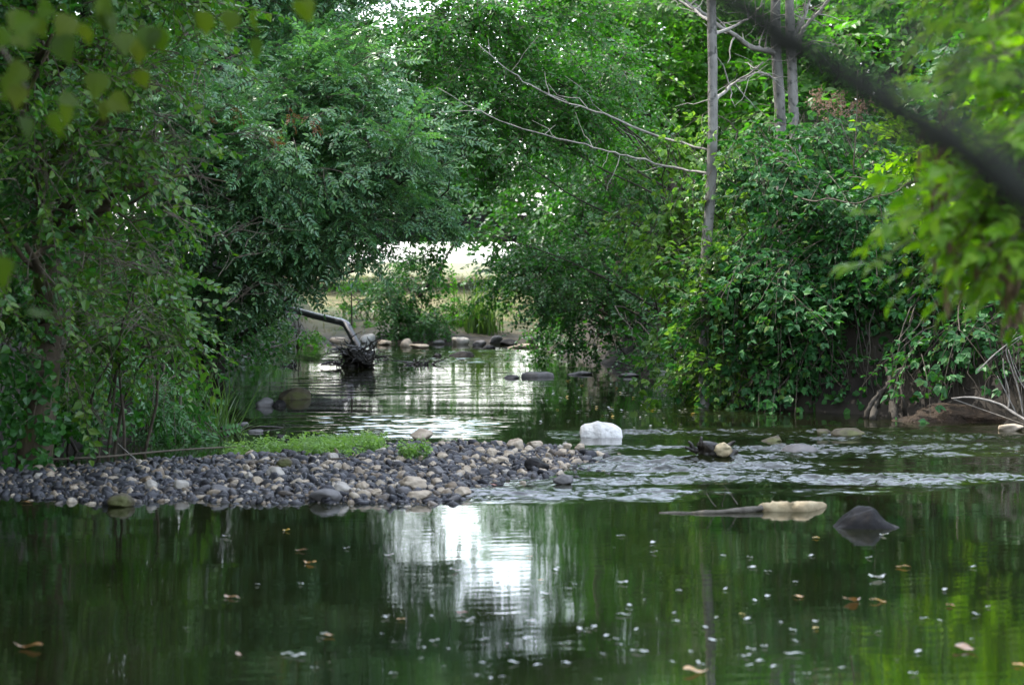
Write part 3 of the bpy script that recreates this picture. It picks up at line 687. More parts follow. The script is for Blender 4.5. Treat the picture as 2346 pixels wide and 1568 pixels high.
stick('log', 'dark waterlogged stick floating in the pool before the weeds', [on(560, 980, 0), on(592, 977, .012), on(622, 977, .01), on(650, 979, 0)], .012, 'blackwood', cat='log')
stick('log', 'dark stick jutting from the grassy bank over stones', [on(440, 966, .06), on(480, 974, .05), on(525, 984, .02)], .022, 'blackwood', cat='log')
for i, (px, py, w_, h_) in enumerate([(505, 982, 50, 12), (555, 974, 30, 8), (470, 978, 40, 14), (585, 990, 36, 7)]):
    stone('stone', 'little grey stone awash at the tip of the grassy bank', px, py, w_, h_, 'greystone', 'stones at the tip of the grassy bank', seed=360 + i, sub=3, sink=.4)
# pale rotten log in the foreground riffle
c0, c1, c2, c3 = on(1510, 1176, -.004), on(1600, 1174, .003), on(1690, 1169, .010), on(1745, 1164, .014)
lg = empty('rotten_log', on(1700, 1170), 'pale rotten log lying half sunk below the riffle, thick at one end', 'log')
A = Acc(); A.add(*tube(poly([c0, c1, c2, c3], 5), .009, .017, 8, True, .2)); 
for a, e in ((on(1640, 1160, .02), at(1610, 1100, 12)), (on(1690, 1155, .03), at(1660, 1112, 12.1)), (on(1655, 1160, .02), at(1660, 1125, 12))):
    A.add(*tube(curve(a, e, 5, 0, .05), .003, .001, 4, False))
link('thin_end', A.mesh('thin_end', ['rottenwood'], True), lg)
A = Acc(); pp = poly([on(1738, 1164, .012), on(1770, 1164, .012), on(1810, 1164, .014), on(1845, 1164, .012), on(1890, 1158, .0)], 6)
A.add(*tube(pp, np.interp(np.linspace(0, 1, len(pp)), [0, .08, .3, .5, .7, .93, 1], [.018, .030, .038, .033, .040, .030, .012]), None, 14, True, .09)); link('thick_end', A.mesh('thick_end', ['palewood'], True), lg)
# rotten stump in the riffle
st = empty('driftwood', on(1630, 1048), 'knobbly dark rotten stump stuck in the riffle near the white boulder', 'stump')
V, F = rock_shape(4, np.random.default_rng(52), 9, .13); V = V / (V.max(0) - V.min(0)); c = on(1632, 1048)
link('stump_body', mesh_np('stump_body', V * np.array([.28, .16, .13]) + c + (0, .06, .035), F, ['blackwood'], None, True), st)
V, F = rock_shape(3, np.random.default_rng(55), 9, .1); V = V / (V.max(0) - V.min(0))
link('knob', mesh_np('knob', V * np.array([.13, .1, .10]) + c + (.075, .0, .06), F, ['palewood'], None, True), st)
A = Acc()
for a, e in (((-.12, .02, .05), (-.16, 0, .11)), ((-.08, .02, .07), (-.07, 0, .14)), ((-.1, .02, .04), (-.18, 0, .07)), ((.1, .02, .07), (.15, 0, .11))):
    A = Acc(); A.add(*tube(curve(c + a, c + e, 4, 0, .1), .022, .008, 6, True, .1)); link('stub', A.mesh('stub', ['blackwood'], True), st)
pass

# ------------------------------------------------------------------ bridge beyond the trees
br = empty('bridge', at(1100, 640, 47), 'low dark bridge slab crossing the stream behind the trees', 'bridge')
zb = at(1100, 551, 47)[2]; zt = at(1100, 492, 47)[2]
def boxmesh(a, b):
    x0, y0, z0 = a; x1, y1, z1 = b
    V = np.array([[x0, y0, z0], [x1, y0, z0], [x1, y1, z0], [x0, y1, z0], [x0, y0, z1], [x1, y0, z1], [x1, y1, z1], [x0, y1, z1]])
    return V, np.array([[0, 3, 2, 1], [4, 5, 6, 7], [0, 1, 5, 4], [1, 2, 6, 5], [2, 3, 7, 6], [3, 0, 4, 7]])
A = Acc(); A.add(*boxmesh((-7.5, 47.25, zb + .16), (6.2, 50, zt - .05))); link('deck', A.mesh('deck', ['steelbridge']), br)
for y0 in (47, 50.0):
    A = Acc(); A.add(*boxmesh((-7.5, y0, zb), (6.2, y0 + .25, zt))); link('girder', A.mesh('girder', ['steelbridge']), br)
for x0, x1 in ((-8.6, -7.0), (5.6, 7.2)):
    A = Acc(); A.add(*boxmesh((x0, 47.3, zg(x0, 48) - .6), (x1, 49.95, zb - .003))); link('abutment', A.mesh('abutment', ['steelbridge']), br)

# ------------------------------------------------------------------ trees
def base_at(px, d):
    q = at(px, 600, d); return np.array([q[0], q[1], zg(q[0], q[1])])
def top_at(px, py, d): return at(px, py, d)

# 1 ivy-clad tree close on the shaded bank, ragged yellowish leaves
b0 = base_at(40, 14.2)
tree('ivy_clad_tree', 'tree with an ivy covered trunk and yellowish ragged leaves at the shaded bank', 'tree', b0, b0 + (.25, .3, 5), .11,
     [blob(120, 80, 190, 150, 13.6), blob(330, 60, 150, 130, 14.2), blob(90, 330, 130, 150, 13.4), blob(260, 300, 150, 140, 14), blob(60, 560, 120, 140, 13.4), blob(250, 480, 140, 110, 13.8),
      blob(160, -160, 260, 150, 14), blob(-150, 200, 200, 300, 13.6), blob(60, -420, 400, 200, 14.5), blob(380, 200, 110, 110, 14.4), blob(180, 430, 150, 90, 13.6), blob(40, 180, 110, 120, 13.4), blob(360, 420, 90, 90, 14.3)], 165, 'alternate', 'ashyellow', .85, 'mossbark', droop=-.25)
iv = COL.objects['ivy_clad_tree']
P = np.stack([b0[0] + rng.normal(.05, .13, 260), b0[1] + rng.normal(-.05, .12, 260), b0[2] + rng.uniform(-.1, 3.2, 260)], -1)
link('ivy', scatter('ivy', 'ivy', P, rng.normal(0, .5, (260, 3)) + (0, -.3, -.8), .75, ['alderdark'], up=(0, -1, .3)), iv)
# 2 bushes along the shaded bank
def bush(name, label, base, blobs, dens, kind, leafmat, scale=1.0, group=None, droop=-.3, cat='bush', stems=6, twigmat='twig', stemmat='twig', shell=.35, out=.7):
    t = empty(name, base, label, cat, group); A = Acc()
    for c, r in blobs:
        for _ in range(max(1, stems // len(blobs))):
            e = c + rng.normal(0, .45, 3) * r; A.add(*tube(curve(np.asarray(base) + rng.normal(0, .12, 3) * (1, 1, 0) - (0, 0, .1), e, 10, .25, .06), .014, .004, 6, False))
    link('stem', A.mesh('stem', [stemmat], True), t)
    P, D = fill_blobs(blobs, dens, droop=droop, shell=shell, out=out); link('foliage', scatter('foliage', kind, P, D, scale, [leafmat, twigmat]), t); return t
bush('hazel_bush', 'dense mid green bush whose sprays hang over the shaded bank below the ivy clad tree', base_at(230, 15.6),
     [blob(330, 640, 140, 100, 14.6), blob(250, 740, 150, 110, 14.6), blob(340, 790, 110, 70, 14.9), blob(130, 690, 120, 110, 14.2), blob(60, 640, 90, 110, 14), blob(390, 700, 80, 70, 14.7), blob(290, 580, 130, 70, 14.4)], 260, 'alternate', 'ashyellow', .8, stems=8)
bush('hanging_creeper', 'dark creeper and twigs hanging down the undercut bank behind the gravel', base_at(80, 15.8),
     [blob(60, 830, 130, 130, 15.0), blob(170, 880, 120, 90, 15.4), blob(40, 960, 110, 60, 15.3), blob(260, 900, 110, 70, 16), blob(20, 780, 80, 130, 14.2), blob(110, 1000, 120, 40, 15.3), blob(190, 950, 120, 70, 15.4), blob(260, 980, 90, 50, 15.8), blob(90, 920, 110, 90, 14.9)], 270, 'ivy', 'alderdark', .75, stems=14, stemmat='bark', droop=-.8)
bush('willow_bush', 'dark feathery bush drooping to the water behind the gravel bar', base_at(330, 18.0),
     [blob(340, 860, 120, 60, 16.9), blob(390, 930, 80, 65, 17), blob(300, 950, 100, 60, 17.2), blob(405, 870, 70, 60, 18.5), blob(230, 840, 90, 60, 16.4)], 230, 'pinnate', 'alderdark', .8, droop=-.7, stems=16)
bush('shaded_bush', 'deep green rounded bush on the shaded bank beside the quiet pool', base_at(430, 24.5),
     [blob(430, 730, 110, 70, 23), blob(500, 690, 110, 70, 26), blob(390, 790, 70, 50, 22), blob(490, 750, 90, 40, 27.5), blob(350, 700, 110, 100, 22), blob(560, 745, 70, 30, 31), blob(600, 775, 60, 22, 31.5), blob(560, 790, 60, 22, 28.5), blob(520, 640, 120, 70, 24)], 150, 'alternate', 'alderdark', .8, stems=14)
bush('sunny_bush', 'small sunlit yellow green bush behind the bent log', base_at(690, 35.5),
     [blob(690, 745, 60, 35, 35), blob(650, 755, 40, 30, 34.5)], 420, 'alternate', 'light', .75, stems=8)
# 3 ash, the big blue green crown over the water
b0 = base_at(470, 26.5)
tree('ash_tree', 'big blue green ash whose feathery crown leans out over the stream', 'tree', b0, at(560, -300, 25), .16,
     [blob(420, 260, 230, 170, 21.5), blob(585, 130, 190, 130, 23.5), blob(690, 210, 110, 70, 23.2), blob(640, 330, 210, 140, 21), blob(830, 300, 170, 120, 21.5), blob(900, 390, 110, 100, 21), blob(610, 480, 230, 110, 21.5), blob(840, 490, 140, 80, 21.3),
      blob(460, 420, 180, 140, 21), blob(470, 590, 160, 90, 22.5), blob(650, 555, 130, 55, 22), blob(960, 330, 70, 80, 21.5), blob(800, 515, 100, 30, 22.5), blob(890, 552, 80, 20, 22, .3), blob(740, 575, 80, 25, 22.5, .3), blob(500, 640, 100, 50, 22.8), blob(500, -100, 300, 140, 24), blob(250, -330, 450, 200, 25), blob(740, 230, 180, 100, 21.8), blob(900, 260, 110, 80, 21.6)], 170, 'pinnate', 'ash', .78, droop=.02, sub=3)
at_tree = COL.objects['ash_tree']
P = np.concatenate([at(px, py, d_) + rng.normal(0, .05, (1, 3)) for px, py, d_ in ((665, 245, 20.2), (690, 252, 20.2), (600, 300, 20.1), (620, 310, 20.1), (545, 268, 20.1), (510, 285, 20.2))])
link('withered_leaves', scatter('withered_leaves', 'pinnate', P, rng.normal(0, .5, P.shape) + (.3, 0, -.2), .36, ['rust', 'twig']), at_tree)
P = np.concatenate([at(px, py, d_) + rng.normal(0, .25, (14, 3)) for px, py, d_ in ((360, 330, 14), (250, 430, 13.6), (120, 480, 13.2), (300, 240, 14), (60, 700, 13.6), (90, 820, 14.5), (200, 620, 13.9))])
link('dry_twigs', scatter('dry_twigs', 'deadtwig', P, rng.normal(0, .6, P.shape) + (.4, -.2, -.1), .9, ['twig']), COL.objects['ivy_clad_tree'])
# thin stems under the ash
def sapling(label, pts, r, mat='bark', group=None, name='sapling'):
    A = Acc(); A.add(*tube(poly(pts, 5), r, r * .45, 7, True, .06)); t = link(name, A.mesh(name, [mat], True)); return tag(t, label, 'tree', group)
sapling('thin dark leaning stem under the blue green ash', [base_at(470, 27), at(478, 700, 27), at(500, 640, 26.5), at(512, 560, 26), at(505, 500, 26)], .05)
sapling('dark upright stem on the bank above the bent log', [base_at(640, 38.6), at(645, 700, 38), at(648, 620, 38), at(650, 520, 38)], .05)
# 4 background trees
def bgtree(label, px, d, top, blobs, dens, kind, mat, name='alder_tree', scale=1.25, r0=.14, base=None, **k):
    b0 = base_at(px, d) if base is None else base
    return tree(name, label, 'tree', b0, at(top[0], top[1], d), r0, blobs, dens, kind, mat, scale, **k)
bgtree('dim green tree filling the corner above the ivy clad tree', 180, 30, (180, -500), [blob(200, 100, 330, 260, 29), blob(500, -60, 250, 200, 30), blob(150, 450, 300, 200, 29), blob(-100, -250, 400, 250, 29), blob(400, 620, 170, 150, 30), blob(300, -500, 500, 260, 30)], 20, 'alternate_big', 'alderdark')
bgtree('dark full alder standing behind the tip of the ash crown', 640, 54, (700, 100), [blob(870, 420, 80, 60, 53), blob(780, 270, 90, 150, 54), blob(700, 150, 130, 150, 54), blob(1400, 330, 90, 120, 54), blob(1010, 430, 120, 42, 54), blob(700, 380, 110, 150, 54), blob(680, 500, 100, 90, 54), blob(1120, 425, 90, 40, 54), blob(985, 270, 22, 130, 54), blob(1135, 290, 26, 130, 54), blob(980, 375, 110, 55, 55), blob(1100, 385, 110, 55, 55), blob(1050, 455, 140, 28, 55)], 110, 'alternate_big', 'alder')
bgtree('slim alder whose thin leafy boughs close the view above mid stream', 1600, 24, (1580, 400), [blob(1002, 510, 10, 70, 22.4, .12), blob(1080, 490, 14, 60, 22.4, .15), blob(1152, 520, 12, 60, 22.6, .15), blob(985, 450, 20, 40, 22.4, .15), blob(980, 5, 130, 40, 22.4), blob(1110, -5, 140, 50, 22.5), blob(905, 10, 50, 22, 22.4), blob(950, 60, 120, 40, 22.4), blob(1090, 40, 150, 60, 22.5), blob(920, 160, 120, 50, 22.4), blob(1060, 150, 130, 80, 22.5), blob(1085, 300, 60, 60, 22.5), blob(1110, 235, 70, 60, 22.6), blob(1230, 60, 130, 80, 22.8), blob(1230, 190, 130, 90, 22.8), blob(1140, 310, 130, 90, 22.6), blob(1060, 345, 90, 45, 22.4), blob(1000, 270, 90, 80, 22.4), blob(1260, 365, 100, 45, 23), blob(1330, 270, 110, 90, 23.2), blob(1390, 120, 100, 90, 23.5)], 320, 'alternate', 'alder', scale=.8, sub=1, lmax=.011, r0=.07, lstep=4)
bgtree('dark alder leaning in behind the slim alder over the stream', 1570, 27, (1540, 400), [blob(1010, 130, 130, 100, 26), blob(1120, 230, 130, 100, 26), blob(1000, 250, 110, 70, 26), blob(1130, 60, 150, 80, 26), blob(985, 20, 80, 40, 26), blob(1280, 140, 150, 110, 26.5), blob(1300, 300, 120, 80, 26.5), blob(1240, 20, 140, 60, 26.5), blob(1100, 0, 160, 50, 26), blob(1060, 90, 140, 60, 26.3)], 150, 'alternate', 'alder', scale=.95, sub=1, lmax=.014, r0=.07, lstep=4)
bgtree('pale broad alder standing well behind the bare grey trunks', 1560, 36, (1540, 0), [blob(1480, 60, 150, 110, 35), blob(1620, 60, 130, 120, 35.5), blob(1450, 230, 150, 110, 34), blob(1600, 250, 130, 120, 35), blob(1370, 60, 100, 110, 35.5), blob(1760, 60, 120, 110, 36), blob(1740, 180, 110, 100, 35.5), blob(1540, -10, 200, 60, 34.5), blob(1350, 20, 120, 70, 34)], 85, 'alternate_big', 'light', scale=.95)
bgtree('dark alder with low boughs drooping over the water beyond the brambles', 1395, 31.5, (1390, 150), [blob(1370, 410, 130, 90, 30), blob(1340, 530, 150, 100, 29.5), blob(1310, 545, 70, 55, 29.6), blob(1215, 560, 45, 36, 29.4), blob(1280, 640, 160, 90, 29), blob(1390, 670, 110, 90, 28.5), blob(1195, 665, 55, 70, 29.5), blob(1235, 742, 60, 34, 30), blob(1430, 420, 110, 130, 30), blob(1290, 600, 120, 70, 28.8)], 150, 'alternate', 'alderdark', scale=.85, sub=2, r0=.13, lmax=.03)
bgtree('pale green tree with light showing through at its top', 2000, 36, (2080, -500), [blob(1900, 60, 120, 70, 34), blob(2080, 30, 110, 60, 34), blob(1880, 200, 130, 80, 34), blob(2060, 190, 150, 60, 34), blob(2150, 130, 120, 130, 35), blob(2280, 150, 150, 250, 33), blob(1950, 300, 250, 80, 33), blob(2200, -30, 250, 90, 35), blob(1840, 10, 90, 60, 34.5)], 40, 'alternate_big', 'light')
bgtree('dense tree behind the brambles at the edge of the bank', 2250, 26, (2300, -500), [blob(2200, 420, 200, 150, 26), blob(2350, 200, 180, 250, 26), blob(2450, 600, 200, 250, 24), blob(2450, 0, 150, 120, 26)], 36, 'alternate_big', 'alderdark', scale=1.1)
for (lab, px, d, mat, h) in (('leafy tree standing behind the dim corner tree', -250, 38, 'alderdark', 9), ('leafy tree at the foot of the wooded slope', 120, 42, 'alder', 8), ('tree behind the bare grey trunks', 1750, 42, 'alder', 9), ('rounded tree behind the pale green tree', 2250, 44, 'alderdark', 8), ('round alder behind the drooping alder', 1480, 44, 'alderdark', 5)):
    b0 = base_at(px, d); k_ = ppm(d)
    tree('alder_tree', lab, 'tree', b0, b0 + (0, 0, h), .15, [(b0 + (0, 0, h * .62), np.array([2.6, 2.2, h * .42])), (b0 + (.9, -.8, h * .3), np.array([2.3, 1.6, h * .3])), (b0 + (-1.1, -.6, h * .25), np.array([2.2, 1.6, h * .3]))], 12, 'alternate_big', mat, 1.5)

# off-frame trees whose crowns shade the stream and show in its reflection
def shade_tree(label, x, y, h, rx, mat, dens=9, kind='alternate_big', scale=1.5, name='alder_tree'):
    b0 = np.array([x, y, zg(x, y)])
    return tree(name, label, 'tree', b0, b0 + (0, 0, h), .16, [(b0 + (0, 0, h * .62), np.array([rx, rx, h * .36])), (b0 + (.3, -.4, h * .3), np.array([rx * .9, rx, h * .25]))], dens, kind, mat, scale)
shade_tree('tall ash rising behind the ivy clad tree', -6.6, 15.0, 11, 2.6, 'alderdark', 11)
shade_tree('tall alder rising behind the feathery ash', -7.4, 20.5, 10.5, 2.8, 'alderdark', 11)
shade_tree('tall alder beside the quiet pool', -7.8, 26.5, 10, 2.8, 'alderdark', 11)
shade_tree('tall alder by the head of the pool', -8.5, 33.0, 7.5, 2.6, 'alderdark')
tree('alder_tree', 'unseen broad alder added overhead to shade the near bank', 'tree', (-5.4, 8.6, zg(-5.4, 8.6)), (-4.4, 9, 5.2), .16,
     [(np.array([-3.2, 9.6, 5.2]), np.array([2.1, 2.4, 1.3])), (np.array([-4.4, 12.4, 5.4]), np.array([1.9, 1.8, 1.4])), (np.array([-2.6, 6.6, 4.9]), np.array([1.6, 1.8, 1.2]))], 26, 'alternate_big', 'alderdark', 1.2)  # canopy added out of view to darken the near bank
shade_tree('unseen leafy alder added to shade the hazel leaves', -5.2, 5.6, 8.5, 2.0, 'alderdark', 14)  # tree added outside the frame to keep the sun off the hazel
shade_tree('alder by the near pool', -7.0, 9.5, 10, 2.2, 'alderdark')

# 5 bare grey trunks with dead boughs
def bare(label, pts, r, boughs, blobs=None, r1=None):
    t = empty('bare_tree', pts[0], label, 'tree', None); A = Acc(); pth = poly(pts, 6)
    A.add(*tube(pth, r, r * .7 if r1 is None else r1, 10, True, .05)); link('trunk', A.mesh('trunk', ['greybark'], True), t)
    for bp, br_ in boughs:
        A = Acc(); q = poly(bp, 5); q[1:] += np.cumsum(rng.normal(0, .009, (len(q) - 1, 3)), 0); A.add(*tube(q, br_, br_ * .3, 6, True, .15))
        for _ in range(9):
            i = rng.integers(2, len(q) - 1); e = q[i] + rng.normal(0, .2, 3) + (q[min(i + 3, len(q) - 1)] - q[i]) * .6 + (0, 0, .05); A.add(*tube(curve(q[i], e, 5, 0, .08), br_ * .35, .002, 4, False))
        link('dead_bough', A.mesh('dead_bough', ['deadwood'], True), t)
    if blobs:
        P, D = fill_blobs(blobs, 12); link('crown', scatter('crown', 'alternate', P, D, 1.2, ['alder', 'twig']), t)
D1 = 20.7
bare('pale grey bare trunk rising out of the young brambles, with two long dead boughs', [base_at(1615, D1), at(1615, 640, D1), at(1630, 400, D1), at(1633, 200, D1), at(1630, 0, D1), at(1625, -300, D1), at(1620, -700, D1)], .052,
     [([at(1630, 398, D1), at(1540, 390, 21), at(1440, 372, 20.9), at(1365, 348, 20.9), at(1250, 322, 21), at(1130, 282, 21.1), at(1010, 218, 21.2)], .012),
      ([at(1628, 345, D1), at(1520, 316, 21), at(1440, 285, 20.9), at(1350, 262, 20.9), at(1230, 215, 21), at(1150, 165, 21.1), at(1085, 105, 21.2)], .013),
      ([at(1634, 240, D1), at(1680, 200, 21.4), at(1760, 140, 21.2)], .022), ([at(1634, 80, D1), at(1700, 45, 21.4), at(1755, 0, 21.3)], .018), ([at(1632, 50, D1), at(1570, 20, 21.6), at(1525, -20, 21.6)], .018)],
     [blob(1560, -500, 350, 160, 23)])
bare('grey twin trunk with a long forked bough reaching up and away', [base_at(1795, 23.8), at(1792, 420, 23.8), at(1785, 220, 23.8), at(1778, 100, 23.8), at(1776, -100, 23.8), at(1770, -600, 23.8)], .066,
     [([at(1780, 122, 23.8), at(1740, 108, 23.6), at(1690, 75, 23.4), at(1630, 30, 23.2), at(1580, -15, 23), at(1500, -120, 23)], .034), ([at(1786, 190, 23.8), at(1740, 165, 23.4), at(1700, 190, 23.3)], .014), ([at(1776, 105, 23.8), at(1755, 70, 23.7), at(1745, 55, 23.7)], .012)])
bare('slim grey trunk with paired upright dead shoots next to the twin trunk', [base_at(1830, 23.4), at(1826, 420, 23.4), at(1818, 250, 23.4), at(1812, 100, 23.4), at(1808, -50, 23.4), at(1804, -600, 23.4)], .060,
     [([at(1815, 110, 23.4), at(1842, 75, 23.3), at(1875, 30, 23.2), at(1910, -20, 23.1), at(1960, -120, 23)], .026), ([at(1813, 90, 23.4), at(1832, 50, 23.4), at(1852, 5, 23.4), at(1880, -80, 23.4)], .026), ([at(1818, 130, 23.4), at(1840, 115, 23.2), at(1870, 95, 23.1)], .012)],
     [blob(1900, -520, 350, 160, 23)])

bt = COL.objects['bare_tree']
P = np.concatenate([at(px, py, D1) + rng.normal(0, .10, (n_, 3)) for px, py, n_ in [(1632, y_, 9 if y_ > 560 else 2) for y_ in range(230, 900, 24)]])
link('climber', scatter('climber', 'trifoliate', P, rng.normal(0, .6, P.shape) + (0, -.3, -.2), .7, ['bramblelight', 'twig']), bt)
# 6 brambles on the sunny bank
bush('bramble_bush', 'lighter green young bramble thicket spilling down round the bare grey trunk', base_at(1590, 24),
     [blob(1560, 400, 110, 80, 22.3), blob(1540, 320, 90, 50, 22.6), blob(1500, 520, 75, 90, 22.8), blob(1560, 620, 110, 100, 22.2), blob(1540, 740, 90, 80, 22.3), blob(1610, 790, 90, 90, 21.6), blob(1620, 880, 80, 50, 21.3), blob(1680, 860, 60, 60, 21)], 210, 'trifoliate', 'bramblelight', .92, stems=24, droop=-.5)
bush('bramble_bush', 'big dark bramble thicket hanging over the undercut bank into the water', base_at(1830, 22.6),
     [blob(1700, 300, 120, 70, 21.5), blob(1830, 270, 150, 70, 21.5), blob(1950, 350, 110, 90, 21.3), blob(1760, 420, 150, 110, 20.9), blob(1900, 480, 160, 120, 20.7), blob(1740, 570, 140, 120, 20.8), blob(1870, 620, 160, 120, 20.6), blob(1790, 730, 150, 110, 20.5), blob(1930, 760, 110, 110, 20.3), blob(1790, 825, 130, 50, 20.3), blob(2020, 560, 110, 140, 20.5), blob(1690, 880, 60, 30, 20.7)], 210, 'trifoliate', 'bramble', .92, stems=40, droop=-.35)
bush('bramble_bush', 'sparse bramble sprays dangling before the dark hollow above the earth bank', base_at(2200, 20.5),
     [blob(2080, 700, 80, 90, 19.5), blob(2100, 790, 90, 40, 19.2), blob(2190, 770, 80, 60, 19), blob(2200, 640, 120, 120, 20), blob(2310, 740, 90, 110, 19), blob(2150, 560, 120, 120, 20.2), blob(2280, 620, 120, 120, 19.8)], 190, 'trifoliate', 'bramble', .9, stems=22, droop=-.5)
fl = empty('flower_stalks', at(1920, 420, 22), 'faded pinkish seed heads standing above the dark bramble thicket', 'flowers')
for px, py in ((1870, 225), (1885, 240), (1925, 228), (1945, 250), (1985, 245), (1905, 262), (1960, 270)):
    P = at(px, py, 21.8) + rng.normal(0, .045, (12, 3)); link('blossom', scatter('blossom', 'ivy', P, rng.normal(0, .4, (12, 3)) + (0, 0, 1), .33, ['pinkflower']), fl)
A = Acc()
for px in (1870, 1895, 1930, 1950, 1985): A.add(*tube(curve(at(px + 10, 420, 22), at(px, 232, 21.8), 6, 0, .03), .008, .004, 5, False))
link('stalk', A.mesh('stalk', ['twig'], True), fl)
stick('dead_shoot', 'thin dark dead shoot standing up through the top of the dark brambles', [at(1960, 520, 20.6), at(1955, 400, 20.5), at(1962, 290, 20.5), at(1965, 160, 20.6)], .009, 'twig', cat='shoot', r1=.004)
stick('dead_shoot', 'long dry cane arching across the face of the dark brambles', [at(1820, 450, 20), at(1865, 461, 19.8), at(1900, 455, 19.7), at(1960, 466, 19.6), at(2000, 452, 19.6), at(2050, 440, 19.7), at(2080, 420, 19.8), at(2130, 412, 20)], .008, 'twig', cat='shoot', r1=.004, lump=.2)
# dead twigs, roots and earth at the undercut bank
V, F = rock_shape(4, np.random.default_rng(91), 8, .11); V = V / (V.max(0) - V.min(0)); c = on(2210, 968)
tag(link('earth_bank', mesh_np('earth_bank', V * np.array([1.7, .9, .30]) + c + (.25, .4, -.01), F, ['brownsoil'], None, True)), kind='structure')
rt = empty('tree_stump', on(2010, 960), 'pale twisted old stump with exposed roots at the edge of the earth bank', 'stump')
A = Acc()
for pts_, r in (([on(2000, 962), at(2010, 915, 19.3), at(2035, 880, 19.3), at(2060, 850, 19.4), at(2120, 830, 19.6), at(2170, 820, 19.8)], .026), ([on(2050, 962), at(2045, 910, 19.2), at(2040, 870, 19.3), at(2030, 835, 19.4)], .028), ([on(1985, 958), at(1995, 925, 19.2), at(2015, 900, 19.3)], .022), ([on(2075, 958), at(2070, 920, 19.1), at(2062, 880, 19.2)], .018)):
    A.add(*tube(poly(pts_, 5), r * 1.2, r * .5, 8, True, .28))
link('root', A.mesh('root', ['bark'], True), rt)
A = Acc(); g = np.random.default_rng(8)
for i in range(70):
    x = g.uniform(2.5, 4.4); y = np.interp(x, [1.95, 3.05, 4.0, 4.5], [20.8, 19.6, 18.6, 17.6]) + .25; z0 = g.uniform(.35, .9)
    A.add(*tube(curve((x, y + .1, z0), (x + g.normal(0, .12), y - g.uniform(.05, .3), g.uniform(.0, .25)), 6, 0, .12), .007, .002, 4, False))
link('rootlets', A.mesh('rootlets', ['bark'], True), rt)
n_ = 2600; px_ = rng.uniform(2.3, 6.5, n_); py_ = rng.uniform(16.8, 21.2, n_); r_ = px_ - np.interp(py_, RB[:, 0], RB[:, 1])
ok = (r_ > .12) & (r_ < 1.6) & ((px_ < 3.0) | (r_ > .35)); px_, py_, r_ = px_[ok], py_[ok], r_[ok]
ivp = np.stack([px_, py_, ground_h(px_, py_) + .04], -1)
tag(link('ivy', scatter('ivy', 'ivy', ivp, rng.normal(0, .4, ivp.shape) + (-.4, -.3, -.6), .85, ['alderdark'], up=(-.6, -.6, .6))), 'dark ivy creeping over the undercut earth wall behind the old stump', 'ivy')
dt = empty('dead_branch', on(2330, 965), 'pale dry branch with upright twigs lying over the earth bank', 'branch')
A = Acc(); A.add(*tube(poly([at(2400, 990, 17.8), at(2330, 950, 18), at(2290, 925, 18.1), at(2230, 910, 18.2), at(2180, 912, 18.3)], 5), .015, .006, 7, True, .12))
for pts_ in ([(2330, 950), (2300, 890), (2285, 860)], [(2310, 940), (2312, 900), (2300, 850), (2298, 820)], [(2345, 955), (2335, 900), (2320, 850), (2305, 800), (2330, 760)], [(2355, 900), (2330, 860), (2310, 800)], [(2240, 850), (2280, 810), (2320, 780), (2350, 765)]):
    A.add(*tube(poly([at(a, b_, 18.05) for a, b_ in pts_], 4), .007, .003, 5, True, .1))
link('limb', A.mesh('limb', ['deadwood'], True), dt)

tree('young_tree', 'bright young broadleaved tree standing behind the drooping box elder at the bank', 'tree', base_at(2300, 20.2), at(2300, 360, 20), .05,
     [blob(2150, 400, 80, 90, 19.7), blob(2240, 440, 110, 150, 19.6), blob(2340, 520, 110, 140, 19.5), blob(2420, 380, 140, 180, 19.8), blob(2240, 600, 90, 60, 19.2)], 120, 'alternate_big', 'elder', .85, lmax=.02)
# 7 far bank plants
bush('willow_bush', 'dark green bush hanging down at the middle of the far shore', base_at(950, 38.3),
     [blob(935, 660, 60, 60, 37.3), blob(945, 730, 75, 45, 37.2), blob(975, 610, 45, 50, 37.6), blob(900, 745, 40, 30, 37.4), blob(900, 690, 50, 50, 37.4)], 420, 'alternate', 'alderdark', .85, stems=10)
stick('bough', 'dark thin bough slanting up out of the far shore bush', [at(960, 680, 37.3), at(1005, 620, 37.3), at(1030, 575, 37.5), at(1060, 520, 38)], .03, 'bark', cat='branch')
bush('sunny_bush', 'pale sunlit low bush on the grassy slope beside the far shore bush', base_at(1060, 39.5),
     [blob(1040, 715, 60, 30, 39), blob(1030, 740, 60, 30, 38.6), blob(1090, 740, 50, 30, 38.6), blob(1000, 720, 50, 35, 39.4), blob(1110, 705, 40, 30, 39.6)], 300, 'alternate', 'light', .8, stems=8)
bush('sunny_bush', 'low bright scrub on the grassy slope left of the far shore bush', base_at(850, 40.5),
     [blob(850, 700, 40, 35, 40), blob(870, 660, 35, 40, 40.5), blob(820, 740, 30, 18, 39), blob(840, 745, 40, 25, 38.8), blob(780, 690, 40, 40, 41)], 300, 'alternate', 'light', .8, stems=8)
def grassclump(label, px, py, d, n, r, s, mat='grass', name='grass_clump', z=None):
    q = at(px, py, d); P = np.stack([q[0] + rng.normal(0, r, n), q[1] + rng.normal(0, r, n)], -1); z_ = ground_h(P[:, 0], P[:, 1]) if z is None else np.full(n, z)
    D = np.concatenate([rng.normal(0, 1, (n, 2)), np.zeros((n, 1))], 1)
    return tag(link(name, scatter(name, 'blade', np.concatenate([P, z_[:, None]], 1), D, s, [mat], roll=.15)), label, 'grass')
bush('low_bush', 'dark low leaves at the waterline beneath the drooping alder', base_at(1420, 31),
     [blob(1380, 790, 100, 40, 29.6), blob(1460, 800, 80, 45, 27.2), blob(1320, 785, 80, 35, 30.6), blob(1510, 830, 50, 35, 25.4), blob(1270, 775, 50, 25, 32)], 260, 'alternate', 'alderdark', .85, stems=10)
grassclump('tall upright tuft of rushes on the far shore', 1090, 770, 38.3, 22, .16, 1.5)
